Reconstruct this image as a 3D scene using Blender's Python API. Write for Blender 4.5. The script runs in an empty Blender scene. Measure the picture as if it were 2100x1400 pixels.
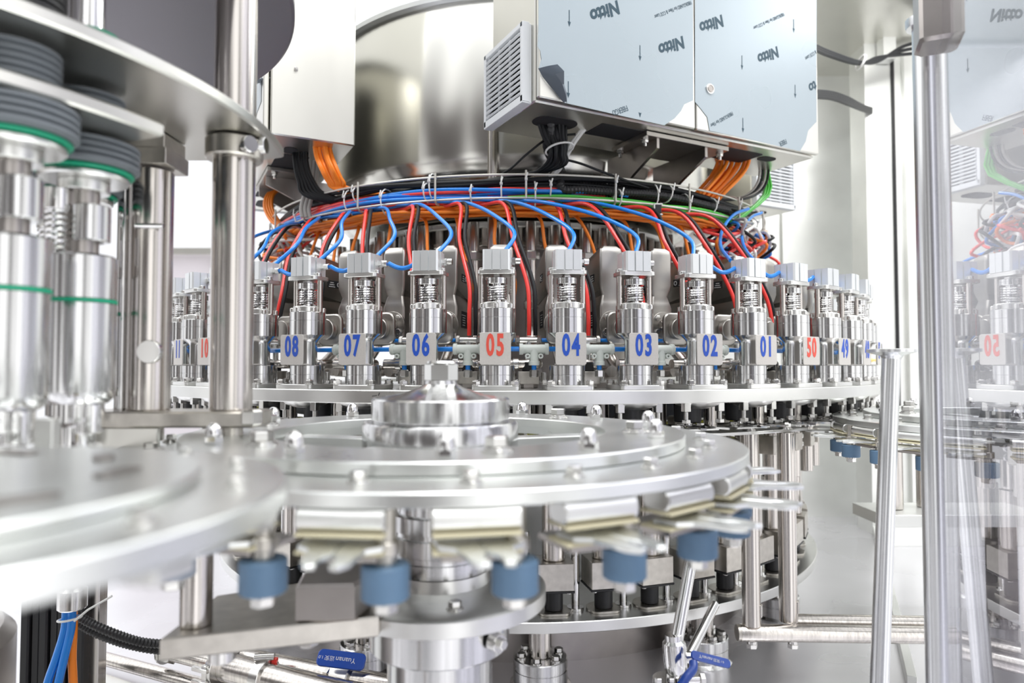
import bpy, math, random
from mathutils import Vector, Matrix
random.seed(7)
PI = math.pi
R = math.radians
COL = bpy.context.scene.collection
SC = bpy.context.scene

# ------------------------------------------------------------------ camera, world, light, exposure
PITCH = math.atan(50 / 1400.0)
cam_d = bpy.data.cameras.new('camera')
cam_d.sensor_width = 36.0
cam_d.lens = 24.0
cam_d.clip_start = 0.02
cam_d.dof.use_dof = True
cam_d.dof.focus_distance = 1.20
cam_d.dof.aperture_fstop = 3.6
cam = bpy.data.objects.new('camera', cam_d)
COL.objects.link(cam)
H = 0.65                      # camera height above the machine bed
cam.location = (0, 0, H)
cam.rotation_euler = (PI / 2 + PITCH, 0, 0)
SC.camera = cam
SC.view_settings.view_transform = 'Standard'
SC.view_settings.look = 'None'
SC.view_settings.gamma = 1.0
SC.view_settings.use_curve_mapping = False
SC.view_settings.exposure = 0.15

w = bpy.data.worlds.new('hall_light')
SC.world = w
w.use_nodes = True
nt = w.node_tree
nt.nodes.clear()
tc = nt.nodes.new('ShaderNodeTexCoord')
sep = nt.nodes.new('ShaderNodeSeparateXYZ')
nt.links.new(tc.outputs['Generated'], sep.inputs[0])
# bright hall: white ahead; noise bands added behind the camera for steel to reflect
wv = nt.nodes.new('ShaderNodeTexNoise')
wv.inputs['Scale'].default_value = 1.7
wv.inputs['Detail'].default_value = 1.5
mp = nt.nodes.new('ShaderNodeMapping')
mp.inputs['Scale'].default_value = (1.6, 1.6, 0.35)
nt.links.new(tc.outputs['Generated'], mp.inputs[0])
nt.links.new(mp.outputs[0], wv.inputs['Vector'])
ramp = nt.nodes.new('ShaderNodeValToRGB')
ramp.color_ramp.elements[0].position = 0.44
ramp.color_ramp.elements[0].color = (0.12, 0.11, 0.11, 1)
ramp.color_ramp.elements[1].position = 0.56
ramp.color_ramp.elements[1].color = (1.5, 1.5, 1.5, 1)
nt.links.new(wv.outputs['Fac'], ramp.inputs[0])
mr = nt.nodes.new('ShaderNodeMapRange')     # 0 behind the camera .. 1 ahead of it
mr.inputs['From Min'].default_value = -0.05
mr.inputs['From Max'].default_value = 0.45
nt.links.new(sep.outputs['Y'], mr.inputs['Value'])
mixw = nt.nodes.new('ShaderNodeMix')
mixw.data_type = 'RGBA'
nt.links.new(mr.outputs[0], mixw.inputs['Factor'])
nt.links.new(ramp.outputs[0], mixw.inputs[6])
mixw.inputs[7].default_value = (0.98, 0.99, 1.02, 1)
mu = nt.nodes.new('ShaderNodeMapRange')     # ceiling brighter
mu.inputs['From Min'].default_value = 0.35
mu.inputs['From Max'].default_value = 0.8
nt.links.new(sep.outputs['Z'], mu.inputs['Value'])
mix2 = nt.nodes.new('ShaderNodeMix')
mix2.data_type = 'RGBA'
nt.links.new(mu.outputs[0], mix2.inputs['Factor'])
nt.links.new(mixw.outputs[2], mix2.inputs[6])
mix2.inputs[7].default_value = (1.75, 1.78, 1.8, 1)
bg = nt.nodes.new('ShaderNodeBackground')
bg.inputs['Strength'].default_value = 1.0
nt.links.new(mix2.outputs[2], bg.inputs['Color'])
wo = nt.nodes.new('ShaderNodeOutputWorld')
nt.links.new(bg.outputs[0], wo.inputs['Surface'])


def area(name, loc, target, sx, sy, power, col=(1, 1, 1)):
    d = bpy.data.lights.new(name, 'AREA')
    d.shape = 'RECTANGLE'
    d.size = sx
    d.size_y = sy
    d.energy = power
    d.color = col
    o = bpy.data.objects.new(name, d)
    COL.objects.link(o)
    o.location = loc
    o.rotation_euler = (Vector(target) - Vector(loc)).to_track_quat('-Z', 'Y').to_euler()
    return o


area('ceiling_light', (0.6, 0.2, 3.2), (0.2, 1.8, 0.5), 1.6, 0.5, 26)
area('ceiling_light', (-1.6, 1.2, 3.0), (0.0, 1.6, 0.5), 0.5, 1.8, 18)
area('ceiling_light', (2.3, 1.6, 2.8), (1.2, 2.2, 0.3), 0.6, 1.6, 14)
area('wall_fill_light', (1.25, 1.95, 1.88), (1.25, 2.4, 0.6), 0.9, 0.12, 10)  # added lamp under the canopy, brightens the right wall and bed

# ------------------------------------------------------------------ materials
MATS = {}


def mat(name, col, rough=0.5, metal=0.0, noise=0.0, nscale=40, bump=0.0, stretch=(1, 1, 1), spec=0.5, emit=None, coat=0.0, rvar=0.0, alpha=None):
    if name in MATS:
        return MATS[name]
    m = bpy.data.materials.new(name)
    m.use_nodes = True
    n = m.node_tree
    p = n.nodes['Principled BSDF']
    p.inputs['Base Color'].default_value = (*col, 1)
    p.inputs['Roughness'].default_value = rough
    p.inputs['Metallic'].default_value = metal
    p.inputs['Specular IOR Level'].default_value = spec
    p.inputs['Coat Weight'].default_value = coat
    if noise or bump or rvar:
        t = n.nodes.new('ShaderNodeTexCoord')
        mpp = n.nodes.new('ShaderNodeMapping')
        mpp.inputs['Scale'].default_value = stretch
        n.links.new(t.outputs['Object'], mpp.inputs[0])
        x = n.nodes.new('ShaderNodeTexNoise')
        x.inputs['Scale'].default_value = nscale
        x.inputs['Detail'].default_value = 3
        n.links.new(mpp.outputs[0], x.inputs['Vector'])
        if noise:
            mr_ = n.nodes.new('ShaderNodeMapRange')
            mr_.inputs['From Min'].default_value = 0.3
            mr_.inputs['From Max'].default_value = 0.7
            mr_.inputs['To Min'].default_value = 1 - noise
            mr_.inputs['To Max'].default_value = 1 + noise * 0.4
            n.links.new(x.outputs['Fac'], mr_.inputs['Value'])
            vm = n.nodes.new('ShaderNodeVectorMath')
            vm.operation = 'SCALE'
            vm.inputs[0].default_value = col
            n.links.new(mr_.outputs[0], vm.inputs['Scale'])
            n.links.new(vm.outputs[0], p.inputs['Base Color'])
        if rvar:
            m2 = n.nodes.new('ShaderNodeMapRange')
            m2.inputs['To Min'].default_value = max(0.02, rough - rvar)
            m2.inputs['To Max'].default_value = rough + rvar
            n.links.new(x.outputs['Fac'], m2.inputs['Value'])
            n.links.new(m2.outputs[0], p.inputs['Roughness'])
        if bump:
            b = n.nodes.new('ShaderNodeBump')
            b.inputs['Strength'].default_value = bump
            b.inputs['Distance'].default_value = 0.001
            n.links.new(x.outputs['Fac'], b.inputs['Height'])
            n.links.new(b.outputs[0], p.inputs['Normal'])
    MATS[name] = m
    return m


def turned(name, col, rough, stripes=0.10):
    """lathe-turned steel: upright bands in the colour, imitating streaked reflections"""
    m = mat(name, col, rough, 1.0)
    n = m.node_tree
    p = n.nodes['Principled BSDF']
    t = n.nodes.new('ShaderNodeTexCoord')
    mpp = n.nodes.new('ShaderNodeMapping')
    mpp.inputs['Scale'].default_value = (90, 90, 0.5)
    n.links.new(t.outputs['Object'], mpp.inputs[0])
    x = n.nodes.new('ShaderNodeTexNoise')
    x.inputs['Scale'].default_value = 2.2
    x.inputs['Detail'].default_value = 2
    n.links.new(mpp.outputs[0], x.inputs['Vector'])
    mr_ = n.nodes.new('ShaderNodeMapRange')
    mr_.inputs['From Min'].default_value = 0.35
    mr_.inputs['From Max'].default_value = 0.65
    mr_.inputs['To Min'].default_value = 1 - stripes * 2
    mr_.inputs['To Max'].default_value = 1.0
    n.links.new(x.outputs['Fac'], mr_.inputs['Value'])
    vm = n.nodes.new('ShaderNodeVectorMath')
    vm.operation = 'SCALE'
    vm.inputs[0].default_value = col
    n.links.new(mr_.outputs[0], vm.inputs['Scale'])
    n.links.new(vm.outputs[0], p.inputs['Base Color'])
    b = n.nodes.new('ShaderNodeBump')
    b.inputs['Strength'].default_value = 0.06
    b.inputs['Distance'].default_value = 0.001
    n.links.new(x.outputs['Fac'], b.inputs['Height'])
    n.links.new(b.outputs[0], p.inputs['Normal'])
    return m


M_TURN = turned('turned_steel', (0.76, 0.76, 0.76), 0.17)
M_POL = mat('polished_steel', (0.80, 0.795, 0.79), 0.10, 1.0)
M_TUBE = turned('tube_steel', (0.74, 0.70, 0.66), 0.2, 0.12)
M_PLATE = mat('plate_steel', (0.79, 0.79, 0.77), 0.30, 1.0, noise=0.06, nscale=14, bump=0.05, rvar=0.08)
M_STAR = mat('star_plate_steel', (0.87, 0.885, 0.865), 0.30, 1.0, noise=0.06, nscale=9, rvar=0.08)
M_SHEET = mat('sheet_steel', (0.76, 0.75, 0.70), 0.30, 1.0, noise=0.05, nscale=6, stretch=(1, 1, 0.3), rvar=0.05)
M_HOUSE = mat('housing_steel', (0.47, 0.45, 0.42), 0.34, 1.0, noise=0.08, nscale=25, bump=0.04)
M_DARKST = mat('dark_steel', (0.42, 0.39, 0.37), 0.32, 1.0, noise=0.1, nscale=20)
M_BLOCK = mat('block_steel', (0.62, 0.59, 0.54), 0.34, 1.0, noise=0.14, nscale=60, bump=0.06)
M_BOLT = mat('bolt_steel', (0.74, 0.73, 0.71), 0.2, 1.0)
M_POLE = mat('satin_pole_steel', (0.80, 0.81, 0.82), 0.27, 1.0)
M_ALU = mat('anodised_aluminium', (0.82, 0.84, 0.85), 0.42, 0.75)
M_TANK = mat('tank_steel', (0.70, 0.69, 0.65), 0.18, 1.0, noise=0.05, nscale=2.5, rvar=0.07)
M_FLOOR = mat('bed_steel', (0.86, 0.85, 0.88), 0.27, 0.72, noise=0.10, nscale=2.3, bump=0.15, rvar=0.12)
M_WALL = mat('wall_steel', (0.88, 0.89, 0.86), 0.38, 0.6, noise=0.12, nscale=4, rvar=0.06)
M_PLAQUE = mat('number_plate_grey', (0.62, 0.59, 0.56), 0.38, 0.15, noise=0.05, nscale=300)
M_BLUEINK = mat('blue_ink', (0.02, 0.09, 0.52), 0.45)
M_REDINK = mat('red_ink', (0.75, 0.09, 0.06), 0.45)
M_BLACK = mat('black_rubber', (0.018, 0.018, 0.02), 0.42)
M_BLACKC = mat('black_cable_sheath', (0.009, 0.010, 0.012), 0.42, spec=0.3)
M_GREYC = mat('grey_cable_sheath', (0.42, 0.41, 0.39), 0.4)
M_BLUEC = mat('blue_hose', (0.01, 0.24, 0.80), 0.22, coat=0.3)
M_REDC = mat('red_hose', (0.86, 0.045, 0.035), 0.22, coat=0.3)
M_ORNG = mat('orange_cable_sheath', (1.0, 0.26, 0.02), 0.35)
M_GREEN = mat('green_cable_sheath', (0.07, 0.50, 0.05), 0.35)
M_WIRE = mat('galvanised_wire', (0.62, 0.60, 0.55), 0.4, 0.6)
M_TIE = mat('white_nylon', (0.78, 0.78, 0.76), 0.4)
M_TEE = mat('pale_fitting_plastic', (0.66, 0.70, 0.66), 0.4)
M_FILM = mat('blue_grey_film', (0.40, 0.46, 0.50), 0.28, 0.35, noise=0.05, nscale=3, rvar=0.05)
M_FILMB = mat('film_back', (0.09, 0.11, 0.14), 0.4)
M_INK = mat('film_ink', (0.02, 0.06, 0.09), 0.5)
M_VENT = mat('grey_vent_plastic', (0.66, 0.68, 0.70), 0.45)
M_DARK = mat('dark_opening', (0.015, 0.015, 0.017), 0.7)
M_ROLLER = mat('blue_roller_plastic', (0.13, 0.23, 0.36), 0.5, noise=0.08, nscale=60)
M_CREAM = mat('cream_gasket', (0.72, 0.66, 0.46), 0.5)
M_YELLOW = mat('yellow_green_sleeve', (0.52, 0.52, 0.03), 0.5)
M_GRNRING = mat('green_seal', (0.0, 0.34, 0.18), 0.4)
M_BELLOW = mat('grey_bellows_rubber', (0.17, 0.19, 0.21), 0.4)
M_HANDLE = mat('blue_lever_vinyl', (0.01, 0.07, 0.42), 0.3, coat=0.3)
M_WHITE = mat('white_print', (0.85, 0.85, 0.85), 0.5)
M_DISC = mat('dark_purple_grey_plate', (0.20, 0.19, 0.21), 0.38, 0.6)
M_BRASS = mat('brass', (0.80, 0.56, 0.22), 0.25, 1.0)
M_WHITEWALL = mat('white_paint', (0.86, 0.86, 0.88), 0.6)
M_GLASS = bpy.data.materials.new('clear_panel')
M_GLASS.use_nodes = True
_g = M_GLASS.node_tree.nodes['Principled BSDF']
_g.inputs['Base Color'].default_value = (0.72, 0.72, 0.79, 1)
_g.inputs['Transmission Weight'].default_value = 1.0
_g.inputs['Roughness'].default_value = 0.0
_g.inputs['IOR'].default_value = 1.6


# ------------------------------------------------------------------ mesh builder
class MB:
    def __init__(self):
        self.v = []
        self.f = []
        self.M = Matrix.Identity(4)

    def at(self, x=0, y=0, z=0, rx=0, ry=0, rz=0):
        self.M = Matrix.Translation((x, y, z)) @ Matrix.Rotation(rz, 4, 'Z') @ Matrix.Rotation(ry, 4, 'Y') @ Matrix.Rotation(rx, 4, 'X')
        return self

    def add(self, vs, fs):
        o = len(self.v)
        self.v += [tuple(self.M @ Vector(p)) for p in vs]
        self.f += [tuple(i + o for i in q) for q in fs]
        return self

    def lathe(self, prof, n=32, cap0=True, cap1=True):
        """prof: list of (r, z) bottom to top, about local z"""
        vs, fs = [], []
        for r, z in prof:
            for i in range(n):
                a = 2 * PI * i / n
                vs.append((r * math.cos(a), r * math.sin(a), z))
        k = len(prof)
        for j in range(k - 1):
            for i in range(n):
                i2 = (i + 1) % n
                fs.append((j * n + i, j * n + i2, (j + 1) * n + i2, (j + 1) * n + i))
        if cap0:
            fs.append(tuple(reversed(range(n))))
        if cap1:
            fs.append(tuple((k - 1) * n + i for i in range(n)))
        return self.add(vs, fs)

    def cyl(self, r, z0, z1, n=24, ch=None):
        c = min(r, abs(z1 - z0)) * 0.08 if ch is None else ch
        return self.lathe([(r - c, z0), (r, z0 + c), (r, z1 - c), (r - c, z1)], n)

    def ring(self, ri, ro, z0, z1, n=64, ch=0.0008):
        prof = [(ri, z0), (ro - ch, z0), (ro, z0 + ch), (ro, z1 - ch), (ro - ch, z1), (ri + ch, z1), (ri, z1 - ch), (ri, z0)]
        return self.lathe(prof, n, False, False)

    def prism(self, poly, z0, z1, ch=0.0):
        n = len(poly)
        if ch:
            cx = sum(p[0] for p in poly) / n
            cy = sum(p[1] for p in poly) / n

            def ins(p):
                dx, dy = p[0] - cx, p[1] - cy
                L = math.hypot(dx, dy) or 1
                k = max(0, (L - ch * 1.3) / L)
                return (cx + dx * k, cy + dy * k)
            small = [ins(p) for p in poly]
            rows = [(small, z0), (poly, z0 + ch), (poly, z1 - ch), (small, z1)]
        else:
            rows = [(poly, z0), (poly, z1)]
        vs = [(p[0], p[1], z) for pl, z in rows for p in pl]
        fs = []
        for j in range(len(rows) - 1):
            for i in range(n):
                i2 = (i + 1) % n
                fs.append((j * n + i, j * n + i2, (j + 1) * n + i2, (j + 1) * n + i))
        fs.append(tuple(reversed(range(n))))
        fs.append(tuple((len(rows) - 1) * n + i for i in range(n)))
        return self.add(vs, fs)

    def loft(self, rows):
        """rows: list of equal-length lists of 3-D points, closed loops"""
        n = len(rows[0])
        vs = [p for r_ in rows for p in r_]
        fs = []
        for j in range(len(rows) - 1):
            for i in range(n):
                i2 = (i + 1) % n
                fs.append((j * n + i, j * n + i2, (j + 1) * n + i2, (j + 1) * n + i))
        fs.append(tuple(reversed(range(n))))
        fs.append(tuple((len(rows) - 1) * n + i for i in range(n)))
        return self.add(vs, fs)

    def box(self, sx, sy, sz, c=(0, 0, 0), ch=0.0008):
        x, y, z = sx / 2, sy / 2, sz / 2
        ch = min(ch, x * .4, y * .4, z * .4)

        def loop(dx, dy, zz):
            return [(c[0] - x + dx, c[1] - y + dy + 0, c[2] + zz), (c[0] + x - dx, c[1] - y + dy, c[2] + zz),
                    (c[0] + x - dx, c[1] + y - dy, c[2] + zz), (c[0] - x + dx, c[1] + y - dy, c[2] + zz)]

        def oct_(i, zz):
            k = ch
            a, b = x - i, y - i
            return [(c[0] - a + k, c[1] - b, c[2] + zz), (c[0] + a - k, c[1] - b, c[2] + zz), (c[0] + a, c[1] - b + k, c[2] + zz), (c[0] + a, c[1] + b - k, c[2] + zz),
                    (c[0] + a - k, c[1] + b, c[2] + zz), (c[0] - a + k, c[1] + b, c[2] + zz), (c[0] - a, c[1] + b - k, c[2] + zz), (c[0] - a, c[1] - b + k, c[2] + zz)]
        return self.loft([oct_(ch, -z), oct_(0, -z + ch), oct_(0, z - ch), oct_(ch, z)])

    def hexa(self, r, z0, z1):
        poly = [(r * math.cos(R(60 * i)), r * math.sin(R(60 * i))) for i in range(6)]
        return self.prism(poly, z0, z1, (z1 - z0) * 0.12)

    def tube(self, pts, r, n=8, closed=False, corr=None):
        pts = [Vector(p) for p in pts]
        m = len(pts)
        vs, fs = [], []
        up = Vector((0, 0, 1))
        t0 = (pts[1] - pts[0]).normalized()
        nrm = t0.cross(up)
        if nrm.length < 1e-3:
            nrm = t0.cross(Vector((1, 0, 0)))
        nrm.normalize()
        for i, p in enumerate(pts):
            if closed:
                t = pts[(i + 1) % m] - pts[i - 1]
            else:
                t = pts[min(i + 1, m - 1)] - pts[max(i - 1, 0)]
            if t.length < 1e-9:
                t = t0
            t = t.normalized()
            nrm = nrm - t * nrm.dot(t)
            if nrm.length < 1e-6:
                nrm = t.cross(Vector((0.3, 0.5, 0.8)))
            nrm.normalize()
            b = t.cross(nrm)
            rr = r if corr is None else (r if i % 2 else r * corr)
            for k in range(n):
                a = 2 * PI * k / n
                q = p + (nrm * math.cos(a) + b * math.sin(a)) * rr
                vs.append(tuple(q))
        rng = m if closed else m - 1
        for j in range(rng):
            j2 = (j + 1) % m
            for i in range(n):
                i2 = (i + 1) % n
                fs.append((j * n + i, j * n + i2, j2 * n + i2, j2 * n + i))
        if not closed:
            fs.append(tuple(reversed(range(n))))
            fs.append(tuple((m - 1) * n + i for i in range(n)))
        return self.add(vs, fs)

    def me(self, name, material, smooth=35):
        m = bpy.data.meshes.new(name)
        m.from_pydata(self.v, [], self.f)
        m.materials.append(material)
        m.validate()
        m.shade_smooth()
        m.set_sharp_from_angle(angle=R(smooth))
        return m


def rrect(w_, h_, r, n=4, cx=0, cy=0):
    out = []
    for sx, sy, a0 in ((1, -1, -90), (1, 1, 0), (-1, 1, 90), (-1, -1, 180)):
        for i in range(n + 1):
            a = R(a0 + 90 * i / n)
            out.append((cx + sx * (w_ / 2 - r) + r * math.cos(a), cy + sy * (h_ / 2 - r) + r * math.sin(a)))
    return out


def arcpts(r0, a0, a1, n):
    return [(r0 * math.cos(a0 + (a1 - a0) * i / n), r0 * math.sin(a0 + (a1 - a0) * i / n)) for i in range(n + 1)]


def spline(pts, n=10):
    """Catmull-Rom through pts"""
    P = [Vector(p) for p in pts]
    P = [P[0] * 2 - P[1]] + P + [P[-1] * 2 - P[-2]]
    out = []
    for i in range(1, len(P) - 2):
        a, b, c, d = P[i - 1], P[i], P[i + 1], P[i + 2]
        for k in range(n):
            t = k / n
            out.append(0.5 * ((2 * b) + (c - a) * t + (2 * a - 5 * b + 4 * c - d) * t * t + (3 * b - a - 3 * c + d) * t ** 3))
    out.append(P[-2])
    return out


def props(o, label=None, cat=None, group=None, kind=None):
    if label: o['label'] = label
    if cat: o['category'] = cat
    if group: o['group'] = group
    if kind: o['kind'] = kind
    return o


def thing(name, label, cat, loc=(0, 0, 0), rz=0, group=None):
    o = bpy.data.objects.new(name, None)
    COL.objects.link(o)
    o.location = loc
    o.rotation_euler = (0, 0, rz)
    o.empty_display_size = 0.02
    return props(o, label, cat, group)


def part(name, mb, material, parent, label=None, smooth=35, kind=None):
    me = mb.me(name, material, smooth) if isinstance(mb, MB) else mb
    o = bpy.data.objects.new(name, me)
    COL.objects.link(o)
    o.parent = parent
    return props(o, label, kind=kind)


def solo(name, mb, material, label, cat, loc=(0, 0, 0), rz=0, group=None, smooth=35):
    o = bpy.data.objects.new(name, mb.me(name, material, smooth) if isinstance(mb, MB) else mb)
    COL.objects.link(o)
    o.location = loc
    o.rotation_euler = (0, 0, rz)
    return props(o, label, cat, group)


def struct(name, mb, material, smooth=35):
    o = bpy.data.objects.new(name, mb.me(name, material, smooth))
    COL.objects.link(o)
    return props(o, kind='structure')


KIDS = {}


def dup(src, loc, rz, label=None, group=None):
    """a copy of a thing with copies of its parts and their sub-parts"""
    r_ = src.copy()
    COL.objects.link(r_)
    r_.location = loc
    r_.rotation_euler = (0, 0, rz)
    if label: r_['label'] = label
    if group: r_['group'] = group
    if src.name not in KIDS:
        KIDS[src.name] = [(c, list(c.children)) for c in src.children]
    for c, gs in KIDS[src.name]:
        c2 = c.copy()
        COL.objects.link(c2)
        c2.parent = r_
        for g in gs:
            g2 = g.copy()
            COL.objects.link(g2)
            g2.parent = c2
    return r_


def textmesh(s, size, bold=0.0, shear=0.0, extrude=0.0003, sx=1.0, spacing=1.0, align='CENTER'):
    cu = bpy.data.curves.new('lettering', 'FONT')
    cu.body = s
    cu.size = size
    cu.offset = bold
    cu.shear = shear
    cu.extrude = extrude
    cu.align_x = align
    cu.align_y = 'CENTER'
    cu.space_character = spacing
    cu.resolution_u = 3
    o = bpy.data.objects.new('lettering', cu)
    COL.objects.link(o)
    dg = bpy.context.evaluated_depsgraph_get()
    dg.update()
    me = bpy.data.meshes.new_from_object(o.evaluated_get(dg))
    bpy.data.objects.remove(o)
    bpy.data.curves.remove(cu)
    me.transform(Matrix.Diagonal((sx, 1, 1, 1)))
    return me


CP, SP = math.cos(PITCH), math.sin(PITCH)


def ray(px, py):
    """direction from the camera through a photograph pixel"""
    u, v = px - 1050, 700 - py
    return Vector((u, 1400 * CP - v * SP, 1400 * SP + v * CP))


def at(px, py, Y):
    d = ray(px, py)
    return Vector((d.x / d.y * Y, Y, H + d.z / d.y * Y))


CX, CY = 0.017, 2.22            # axis of the filling carousel


def cpos(th, r, z):
    return Vector((CX + r * math.sin(th), CY - r * math.cos(th), H + z))


def station(k):
    return R(-2.52 + 7.2 * k)


def number(k):
    n = (5 - k) % 50
    return n if n else 50


def where(k):
    return 'at station %02d' % number(k)

# ------------------------------------------------------------------ the setting
struct('floor', MB().box(6.4, 5.4, 0.04, (0.6, 1.9, -0.02)), M_FLOOR)
struct('wall_back', MB().box(1.35, 0.03, 1.95, (1.05, 2.98, 0.972)).box(0.03, 0.02, 1.95, (1.19, 2.958, 0.972)), M_WALL)
# canopy over the far right corner
struct('ceiling', MB().box(1.5, 1.15, 0.03, (1.35, 2.42, H + 1.29)), M_SHEET)
# right-hand enclosure: pillar, then the door leaf, with the black rubber seal between them
m = MB()
m.box(0.104, 0.12, 1.95, (1.445, 2.72, 0.973))
m.box(0.05, 0.05, 0.12, (1.465, 2.63, 1.90))
struct('trim_1', m, M_WALL)
struct('trim_2', MB().box(0.008, 0.02, 1.85, (1.502, 2.66, 0.98)), M_BLACK)
m = MB()
m.box(1.3, 0.05, 1.85, (2.157, 2.68, 0.98))
m.box(0.05, 0.02, 1.85, (1.56, 2.645, 0.98))
struct('door_1', m, M_WALL)
# raised edge of the bed in front of the enclosure
m = MB()
m.at(1.148, 2.12, 0, rz=math.atan2(1.44, 0.685)).box(1.62, 0.018, 0.030, (0, 0, 0.015))
m.at().box(0.5, 0.03, 0.10, (1.62, 2.5, 0.05))
struct('trim_3', m, M_WALL)

# left: grey window frame and a pale panel far behind, daylight round them
m = MB()
m.box(0.60, 0.05, 0.045, (-2.42, 4.93, H + 0.83))
m.box(0.05, 0.05, 0.80, (-2.14, 4.93, H + 0.45))
struct('window_1', m, M_SHEET)
m = MB()
m.box(0.62, 0.04, 2.2, (-2.50, 4.99, 0.36))
struct('wall_left', m, mat('pale_lilac_panel', (0.80, 0.75, 0.79), 0.5))

# ------------------------------------------------------------------ filling carousel: turntable, tank, drums
m = MB().ring(0.50, 1.048, H - 0.0666, H - 0.0426, 200, 0.0015)
o = solo('filler_turntable', m, M_PLATE, 'large round steel turntable plate carrying all the numbered filling heads', 'turntable', (CX, CY, 0))

tank = thing('filler_tank', 'large round stainless steel tank behind the cabling, above the filling heads', 'tank', (CX, CY, 0))
m = MB().lathe([(0.30, H + 0.384), (0.485, H + 0.386), (0.535, H + 0.405), (0.575, H + 0.440), (0.595, H + 0.480), (0.600, H + 0.52), (0.600, H + 0.895), (0.59, H + 0.915), (0.56, H + 0.93), (0.2, H + 1.0), (0.02, H + 1.01)], 128)
part('vessel', m, M_TANK, tank)
part('rim', MB().ring(0.59, 0.611, H + 0.888, H + 0.912, 128, 0.006), M_ALU, tank, 'bright rolled rim of the tank')
part('base_cone', MB().lathe([(0.445, H + 0.372), (0.445, H + 0.378), (0.30, H + 0.43)], 96), M_SHEET, tank)
flange = part('flange', MB().ring(0.30, 0.500, H + 0.352, H + 0.368, 128, 0.003), M_PLATE, tank)
part('lower_flange', MB().ring(0.30, 0.47, H + 0.30, H + 0.32, 96, 0.003), M_DARKST, tank)
part('neck', MB().lathe([(0.36, H - 0.04), (0.36, H + 0.36)], 96), M_DARKST, tank, 'dull inner drum under the tank flange')
for i in range(38):
    a = R(-95 + 5 * i)
    p = (0.485 * math.sin(a), -0.485 * math.cos(a))
    mm = MB().at(p[0], p[1], H + 0.335).cyl(0.012, -0.018, 0.018, 12)
    mm.at(p[0], p[1], H + 0.318).hexa(0.017, -0.012, 0.0)
    part('fitting', mm, M_BLOCK, tank)
for i in range(25):
    a = R(-86.4 + 7.2 * i + 3)
    rr = 0.52 if i % 2 else 0.56
    p = cpos(a, rr, 0)
    pts = [Vector((0, 0, 0.395)), Vector((0, 0, 0.2)), Vector((0, 0, 0.12)), Vector((0, -0.05, 0.05)), Vector((0, -0.10, 0.03)), Vector((0, -0.14, 0.03))]
    m = MB().tube(spline(pts, 6), 0.0135, 12)
    m.at(0, 0, 0.19).cyl(0.018, -0.01, 0.01, 16)
    o = thing('product_pipe', 'upright steel product pipe running down from the tank flange behind the filling heads', 'pipe', (p.x, p.y, H - 0.0426), a, 'product pipes under the tank')
    part('pipe', m, M_TUBE, o)
    part('union_nut', MB().at(0, 0, 0.30).hexa(0.021, 0, 0.022), M_BOLT, o)

solo('lower_drum', MB().lathe([(0.60, H - 0.56), (0.60, H - 0.30), (0.60, H - 0.075), (0.3, H - 0.07)], 128), M_WALL,
     'pale steel drum in the middle of the lower carousel, behind the lift columns', 'drum', (CX, CY, 0))
solo('drum_skirt', MB().lathe([(0.70, 0.0), (0.70, 0.09), (0.69, 0.10), (0.5, 0.10)], 128), M_DARKST,
     'low round base ring welded to the machine bed under the carousel', 'base', (CX, CY, 0))
solo('lower_turntable', MB().ring(0.612, 0.883, H - 0.518, H - 0.496, 180, 0.0015), M_PLATE,
     'lower round steel plate carrying the lift columns', 'turntable', (CX, CY, 0))

# feet
def make_foot():
    t = thing('machine_foot', '', 'foot')
    part('base_flange', MB().lathe([(0.063, 0), (0.058, 0.004), (0.056, 0.006), (0.056, 0.030), (0.0545, 0.031), (0.0545, 0.0325), (0.056, 0.0335), (0.056, 0.052), (0.054, 0.054)], 48), M_TURN, t)
    part('post', MB().cyl(0.024, 0.054, 0.1325, 24), M_TUBE, t)
    for i in range(6):
        a = R(60 * i + 15)
        mm = MB().at(0.041 * math.cos(a), 0.041 * math.sin(a), 0.054).cyl(0.0105, 0, 0.002, 16).hexa(0.009, 0.002, 0.010)
        part('bolt', mm, M_BOLT, t)
    return t


foot0 = make_foot()
first = True
FL = {0: 'round bolted machine foot on the bed, below the centre of the lower plate', 1: 'round bolted machine foot on the bed, behind the slanting rods of the blue-levered valve',
      2: 'round bolted machine foot on the bed, behind the two upright guard posts', -1: 'round bolted machine foot on the bed, beside the blue lever of the pipe valve'}
for i in range(-3, 4):
    a = R(3 + 28 * i)
    p = cpos(a, 0.79, 0)
    lab = FL.get(i, 'round bolted machine foot on the bed at the far side of the carousel')
    if first:
        foot0.location = (p.x, p.y, 0); foot0.rotation_euler.z = a; foot0['label'] = lab; first = False
    else:
        dup(foot0, (p.x, p.y, 0), a, lab)
for o in COL.objects:
    if o.name.startswith('machine_foot'): o['group'] = 'round feet of the carousel'


# ------------------------------------------------------------------ filling heads
def spring_pts(r, z0, z1, turns, n=14):
    N = int(turns * n)
    return [(r * math.cos(2 * PI * i / n), r * math.sin(2 * PI * i / n), z0 + (z1 - z0) * i / N) for i in range(N + 1)]


def digits(num):
    me = textmesh('%02d' % num, 0.0515, bold=0.0017, sx=0.55, spacing=1.22, extrude=0.0004)
    me.transform(Matrix.Translation((0, -0.0436, 0.077)) @ Matrix.Rotation(PI / 2, 4, 'X'))
    me.materials.clear()
    me.materials.append(M_REDINK if num % 5 == 0 else M_BLUEINK)
    return me


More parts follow.
